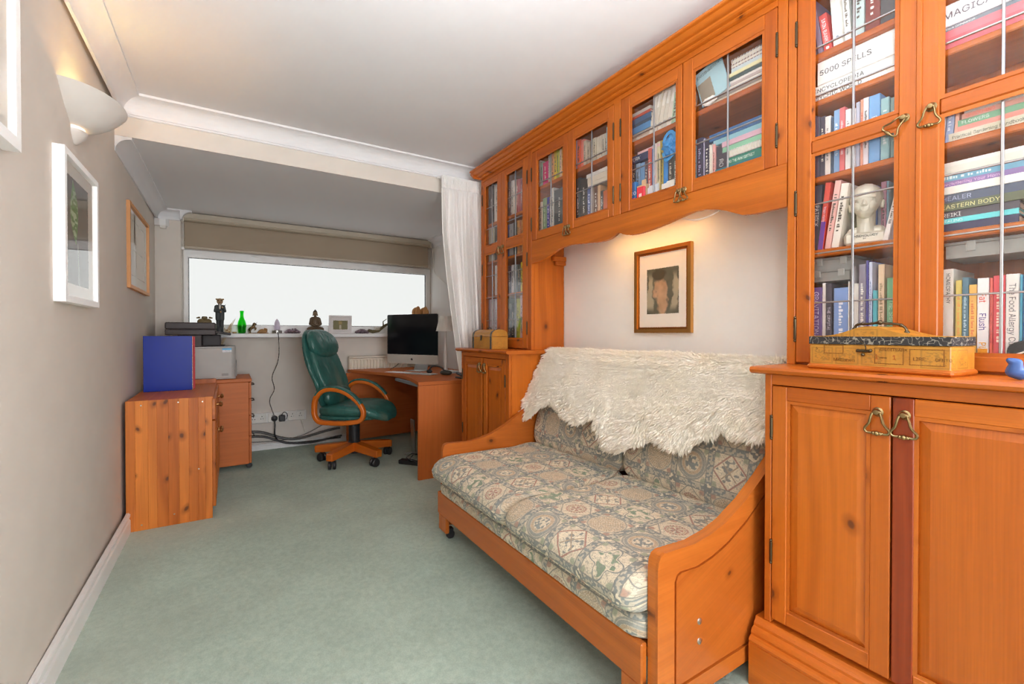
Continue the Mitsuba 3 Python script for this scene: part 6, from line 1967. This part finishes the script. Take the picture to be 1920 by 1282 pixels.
def orn(name, label, cat):
    return thing(name, label, cat)


BRZ = (.17, .11, .055)
t = orn('turtle_ornament', 'small mottled brass ornament seen over the top of the printer', 'ornament')
part(t, 'body', limbs([((.275, SYC, SZT + .10), .028, (.325, SYC, SZT + .10), .028), ((.262, SYC, SZT + .137), .008, (.246, SYC, SZT + .134), .005), ((.338, SYC, SZT + .137), .008, (.354, SYC, SZT + .134), .005), ((.29, SYC - .01, SZT + .135), .012, (.31, SYC - .01, SZT + .135), .012), ((.275, SYC, SZT + .09), .02, (.27, SYC, SZT + .02), .018), ((.325, SYC, SZT + .09), .02, (.33, SYC, SZT + .02), .018)], .008), 'm_paint', smooth=True, color='7a6a48')
part(t, 'eyes', [ball((.287, SYC - .020, SZT + .143), .004, 6), ball((.313, SYC - .020, SZT + .143), .004, 6)], 'm_black', smooth=True)
part(t, 'base', bx(.25, .35, SYC - .03, SYC + .03, SZT + .0002, SZT + .012, .003), 'm_paint', color='5a4c34')

# animal gentleman figurine
t = orn('butler_figurine', 'tall animal figurine in dark suit and bow tie with arms crossed', 'figurine')
fx, fy = .412, SYC


def FP(x, y, z):
    return (fx + x, fy - y, SZT + z)


part(t, 'trousers', limbs([(FP(-.014, 0, .012), .011, FP(-.013, 0, .14), .017), (FP(.014, .002, .012), .011, FP(.013, 0, .14), .017), (FP(-.012, 0, .15), .018, FP(.012, 0, .15), .018)], .006, 4), 'm_paint', smooth=True, color='34383a')
part(t, 'jacket', limbs([(FP(-.012, 0, .125), .021, FP(-.012, 0, .20), .022), (FP(.012, 0, .125), .021, FP(.012, 0, .20), .022), (FP(-.014, 0, .20), .020, FP(-.020, 0, .238), .014), (FP(.014, 0, .20), .020, FP(.020, 0, .238), .014),
                         (FP(-.028, 0, .236), .012, FP(-.036, .006, .195), .010), (FP(-.036, .006, .195), .010, FP(.004, .026, .190), .009), (FP(.028, 0, .236), .012, FP(.038, .006, .195), .010), (FP(.038, .006, .195), .010, FP(.020, .026, .222), .0085)], .006, 4), 'm_paint', smooth=True, color='3c4242')
part(t, 'shirt_front', limbs([(FP(0, .021, .215), .006, FP(0, .016, .252), .009)], .004, 2), 'm_paint', smooth=True, color='e8e2d8')
part(t, 'bow_tie', [trimesh.convex.convex_hull(np.array([FP(0, .026, .250), FP(s * .012, .026, .256), FP(s * .012, .026, .243), FP(0, .030, .250), FP(s * .012, .029, .256), FP(s * .012, .029, .243)])) for s in (1, -1)], 'm_black')
part(t, 'head', limbs([(FP(0, 0, .285), .024, FP(0, .004, .278), .023), (FP(0, .01, .274), .016, FP(0, .030, .270), .009), (FP(-.020, 0, .298), .008, FP(-.026, 0, .300), .006), (FP(.020, 0, .298), .008, FP(.026, 0, .300), .006), (FP(0, 0, .26), .013, FP(0, 0, .24), .013)], .0045, 4), 'm_paint', smooth=True, color='9a7c58')
part(t, 'eye_patches', [ball(FP(s * .010, .018, .288), .006, 8) for s in (1, -1)], 'm_paint', smooth=True, color='3a2a20')
part(t, 'nose', ball(FP(0, .038, .271), .0035, 6), 'm_black', smooth=True)
part(t, 'paws', [ball(FP(.006, .030, .188), .008, 8), ball(FP(.019, .030, .228), .008, 8)], 'm_paint', smooth=True, color='b89870')
part(t, 'pipe', tube([FP(.020, .034, .232), FP(.032, .034, .243), FP(.042, .034, .250)], .003, 6), 'm_black', smooth=True)
part(t, 'shoes', limbs([(FP(-.014, 0, .009), .0088, FP(-.016, .018, .008), .0078), (FP(.014, 0, .009), .0088, FP(.016, .018, .008), .0078)], .005, 3), 'm_black', smooth=True)

t = orn('cat_ornament', 'tiny cream animal ornament at the feet of the suited figurine', 'ornament')
part(t, 'body', limbs([((.462, -.105, SZT + .018), .017, (.480, -.105, SZT + .020), .018), ((.484, -.108, SZT + .038), .012, (.490, -.112, SZT + .040), .011), ((.479, -.106, SZT + .050), .004, (.478, -.106, SZT + .056), .002), ((.493, -.110, SZT + .050), .004, (.495, -.110, SZT + .056), .002), ((.452, -.102, SZT + .02), .006, (.445, -.10, SZT + .045), .004)], .005), 'm_paint', smooth=True, color='cdbb98')
part(t, 'spots', [ball((.465, -.121, SZT + .028), .006, 6), ball((.480, -.122, SZT + .014), .005, 6)], 'm_paint', color='8a6038')

t = orn('glass_bottle', 'green glass bottle with figured bulging body on the window sill', 'bottle')
bp_ = [(0, 0), (.024, 0), (.029, .004), (.031, .02), (.032, .045), (.035, .062), (.034, .085), (.029, .108), (.021, .128), (.015, .145), (.0135, .16), (.0135, .188), (.0165, .190), (.0165, .200), (.0125, .203), (.0115, .200), (.0105, .160), (.012, .143), (.018, .125), (.026, .106), (.031, .085), (.032, .062), (.029, .045), (.028, .02), (.026, .008), (0, .006)]
bm = lathe(bp_, 48)
v = np.array(bm.vertices)
rr = np.hypot(v[:, 0], v[:, 1])
th = np.arctan2(v[:, 1], v[:, 0])
msk = (v[:, 2] > .02) & (v[:, 2] < .12) & (rr > .026)
bmp = 1 + msk * .035 * np.sin(th * 6) * np.sin(v[:, 2] * 190)
v[:, 0] *= bmp; v[:, 1] *= bmp
bm.vertices = v + [.577, SYC, SZT + .0003]
part(t, 'glass', bm, 'm_greenglass', smooth=True)
t = orn('pebble', 'little tan pebble beside the foot of the green bottle', 'pebble')
part(t, 'stone', xf(pillow(.018, .012, .008, 2.2, 10), loc=(.520, SYC, SZT + .0082)), 'm_paint', smooth=True, color='b09468')

t = orn('unicorn_ornament', 'bronze rearing unicorn ornament right of the green bottle', 'ornament')
ux, uz = .660, SZT


def UP(x, z, y=0):
    return (ux + x, SYC + y, uz + z)


part(t, 'body', limbs([(UP(-.014, .046), .013, UP(.008, .062), .012), (UP(.010, .066), .010, UP(.018, .085), .008), (UP(.018, .088), .008, UP(.030, .082), .005), (UP(-.018, .042), .010, UP(-.022, .022, .006), .006), (UP(-.022, .022, .006), .0055, UP(-.014, .006, .006), .0045), (UP(-.014, .042, -.006), .009, UP(-.018, .022, -.006), .006), (UP(-.018, .022, -.006), .0055, UP(-.022, .006, -.006), .0045),
                       (UP(.010, .056, .006), .007, UP(.030, .050, .006), .0045), (UP(.030, .050, .006), .0042, UP(.027, .034, .006), .0035), (UP(.010, .054, -.006), .007, UP(.026, .042, -.006), .0045), (UP(.026, .042, -.006), .0042, UP(.018, .030, -.006), .0035), (UP(-.024, .046), .006, UP(-.034, .030), .004), (UP(-.034, .030), .004, UP(-.034, .012), .003)], .0045, 3), 'm_metal', smooth=True, color=BRZ)
part(t, 'mane', limbs([(UP(.008, .090), .005, UP(.002, .072), .006), (UP(.014, .096), .004, UP(.006, .084), .006)], .004, 2), 'm_metal', smooth=True, color=(.1, .06, .03))
part(t, 'horn', tube([UP(.026, .092), UP(.042, .104)], .0018, 6, scale=[1, .3]), 'm_metal', color=BRZ)
part(t, 'base', bx(ux - .036, ux + .030, SYC - .018, SYC + .018, uz + .0002, uz + .006, .002), 'm_metal', color=(.12, .08, .05))

t = orn('lion_ornament', 'tan reclining animal ornament on flat base on the sill', 'ornament')
lx_ = .742
part(t, 'body', limbs([((lx_ - .020, SYC, SZT + .020), .014, (lx_ + .022, SYC, SZT + .024), .016), ((lx_ + .026, SYC, SZT + .036), .012, (lx_ + .018, SYC - .012, SZT + .040), .010), ((lx_ + .02, SYC - .012, SZT + .012), .006, (lx_ - .005, SYC - .02, SZT + .011), .005), ((lx_ - .03, SYC, SZT + .016), .008, (lx_ - .040, SYC - .006, SZT + .012), .005), ((lx_, SYC, SZT + .030), .010, (lx_ - .012, SYC, SZT + .028), .012)], .005, 3), 'm_paint', smooth=True, color='9a7448')
part(t, 'base', bx(lx_ - .047, lx_ + .045, SYC - .026, SYC + .022, SZT + .0002, SZT + .008, .002), 'm_paint', color='8a683e')

cl = orn('crystal_lamp', 'pale violet crystal point on round silver lamp base with trailing cable', 'lamp')
part(cl, 'base', lathe([(0, 0), (.040, 0), (.042, .004), (.042, .026), (.038, .032), (0, .032)], 32, (.858, SYC, SZT + .0003)), 'm_metal', smooth=30, color=(.55, .53, .50))
cr = lathe([(0, .0), (.025, .0), (.027, .03), (.023, .065), (.012, .092), (0, .104)], 7, (.858, SYC, SZT + .0325))
part(cl, 'crystal', cr, 'm_crystal')
part(cl, 'cable', tube(spline([(.858, -.126, SZT + .012), (.862, -.15, SZT - .002), (.866, -.156, SZT - .06), (.872, -.10, .92), (.855, -.03, .78), (.82, -.022, .66), (.838, -.02, .56), (.80, -.02, .47), (.812, -.024, .39), (.832, -.05, .32)], 70), .0028, 6), 'm_gloss', smooth=True, color='2a2422')


def cluster(name, label, x0, x1, h, colr, seed, dark=None):
    t = orn(name, label, 'mineral')
    r = random.Random(seed)
    ms, n = [], 46
    for k in range(n):
        x = r.uniform(x0 + .008, x1 - .008)
        s = 1 - abs(2 * (x - x0) / (x1 - x0) - 1) ** 3
        d = r.uniform(.007, .012)
        m = trimesh.creation.icosphere(1, d)
        m.vertices = m.vertices * [1.2, 1, 1] * np.array([1 + .5 * (r.random() - .5), 1, 1 + .4 * r.random()])
        m.apply_translation((x, SYC + r.uniform(-.022, .022), SZT + .012 + r.uniform(0, max(.002, h * s - .022))))
        ms.append(m)
    base = xf(pillow((x1 - x0) / 2, .026, .012, 2.4, 12), loc=((x0 + x1) / 2, SYC, SZT + .0122))
    k1 = part(t, 'rock', base, 'm_matte', smooth=True, color=dark or '5a4c50')
    part(k1, 'crystals', ms, 'm_gloss', color=colr, kind='stuff')
    return t


cluster('amethyst', 'greyish purple amethyst slab between the crystal lamp and the seated figure', .925, 1.058, .052, '8a7680', 4)
cluster('amethyst', 'dark purple amethyst slab right of the white photo frame', 1.560, 1.700, .046, '6a5a62', 8, '4a3c42')

bd_ = orn('buddha_figurine', 'bronze seated buddha figurine on the sill above the green chair', 'figurine')
bx_, bz_ = 1.190, SZT + .022


def BP(x, z, y=0):
    return (bx_ + x, SYC + .01 - y, bz_ + z)


part(bd_, 'body', limbs([(BP(0, .040), .036, BP(0, .105), .034), (BP(-.026, .122), .017, BP(.026, .122), .017), (BP(-.034, .118), .015, BP(-.046, .070, .01), .013), (BP(-.046, .070, .01), .012, BP(-.010, .052, .040), .010), (BP(.034, .118), .015, BP(.046, .070, .01), .013), (BP(.046, .070, .01), .012, BP(.010, .052, .040), .010),
                         (BP(-.02, .028), .024, BP(-.058, .020, .012), .019), (BP(.02, .028), .024, BP(.058, .020, .012), .019), (BP(-.058, .020, .012), .018, BP(-.005, .016, .042), .013), (BP(.058, .020, .012), .018, BP(.005, .016, .042), .013), (BP(0, .130), .014, BP(0, .150), .012)], .007, 4), 'm_paint', smooth=True, color='5c4a36')
part(bd_, 'head', limbs([(BP(0, .166), .019, BP(0, .176), .020), (BP(0, .160, .006), .014, BP(0, .168, .006), .015), (BP(-.019, .166), .004, BP(-.020, .152), .004), (BP(.019, .166), .004, BP(.020, .152), .004), (BP(0, .168, .019), .0035, BP(0, .162, .022), .004)], .004, 3), 'm_paint', smooth=True, color='7a6448')
part(bd_, 'hair', limbs([(BP(0, .178, -.004), .021, BP(0, .186, -.002), .018), (BP(0, .194), .011, BP(0, .203), .007)], .004, 2), 'm_paint', smooth=True, color='3c3226')
part(bd_, 'plinth', lathe([(0, 0), (.072, 0), (.074, .006), (.066, .012), (.070, .018), (.066, .0225), (0, .0225)], 32, (bx_, SYC, SZT + .0002)), 'm_paint', smooth=30, color='57503f')
part(bd_, 'offering_bowl', lathe([(0, 0), (.010, .002), (.013, .012), (.011, .012), (0, .006)], 16, BP(0, .058, .046)), 'm_metal', smooth=30, color=(.6, .5, .4))

t = orn('photo_frame', 'white framed small landscape photo standing on the sill', 'photo frame')
o = sbox(1.308, SZT + .0005, 1.522, SZT + .178)
PMx = trimesh.transformations.rotation_matrix(.10, (1, 0, 0), (0, -.10, SZT))
i_ = sbox(1.330, SZT + .022, 1.500, SZT + .156)
part(t, 'frame', ap(ext(o.difference(i_), 'y', -.108, -.092), PMx), 'm_paint', color='d8d2d0')
part(t, 'mount', ap(bx(1.328, 1.502, -.100, -.096, SZT + .02, SZT + .158), PMx), 'm_matte', color='e2dcda')
ph = part(t, 'photo', ap(bx(1.348, 1.484, -.1008, -.0998, SZT + .040, SZT + .128), PMx), 'm_paint', color='76704c')
part(ph, 'picture_patch', [ap(bx(1.405, 1.425, -.1014, -.1006, SZT + .046, SZT + .085), PMx)], 'm_paint', color='b8b09a')
part(ph, 'picture_patch', [ap(bx(1.400, 1.430, -.1014, -.1006, SZT + .092, SZT + .122), PMx)], 'm_paint', color='a08a58')

dw = orn('driftwood', 'mossy branch of driftwood with crystals reaching up behind the monitor', 'driftwood')
part(dw, 'branch', limbs([((1.705, SYC, SZT + .030), .016, (1.74, SYC, SZT + .018), .017), ((1.74, SYC, SZT + .018), .017, (1.80, SYC, SZT + .030), .016), ((1.80, SYC, SZT + .030), .016, (1.87, SYC, SZT + .085), .013), ((1.87, SYC, SZT + .085), .013, (1.96, SYC, SZT + .125), .009), ((1.85, SYC, SZT + .08), .008, (1.845, SYC - .01, SZT + .125), .004), ((1.845, SYC - .01, SZT + .125), .004, (1.88, SYC - .01, SZT + .150), .003)], .007, 2), 'm_matte', smooth=True, color='5c5238')
cm2 = []
r_ = random.Random(12)
for k in range(22):
    c_ = trimesh.creation.icosphere(1, r_.uniform(.004, .009))
    c_.apply_translation((1.755 + r_.uniform(0, .05), SYC - .014 + r_.uniform(-.006, .006), SZT + .035 + r_.uniform(0, .03) + .0))
    cm2.append(c_)
part(dw, 'crystals', cm2, 'm_gloss', color='bdb2a4', kind='stuff')

cc = orn('coco_de_mer', 'large tan double coconut shell standing on the sill behind the monitor', 'seed')
cxx = 2.255
part(cc, 'lobes', limbs([((cxx - .040, SYC, SZT + .235), .052, (cxx - .030, SYC, SZT + .11), .058), ((cxx + .046, SYC, SZT + .235), .052, (cxx + .034, SYC, SZT + .11), .058), ((cxx - .02, SYC, SZT + .10), .05, (cxx + .02, SYC, SZT + .062), .058)], .012, 4), 'm_paint', smooth=True, color='a8743c')
for s in (-1, 1):
    part(cc, 'polished_face', xf(pillow(.030, .006, .080, 2.2, 14), rotx=0, loc=(cxx + s * .042, SYC - .050, SZT + .215)), 'm_gloss', smooth=True, color='c8925a')
part(cc, 'stand', lathe([(0, 0), (.05, 0), (.05, .008), (0, .010)], 24, (cxx, SYC, SZT + .0002)), 'm_paint', color='4a3424')
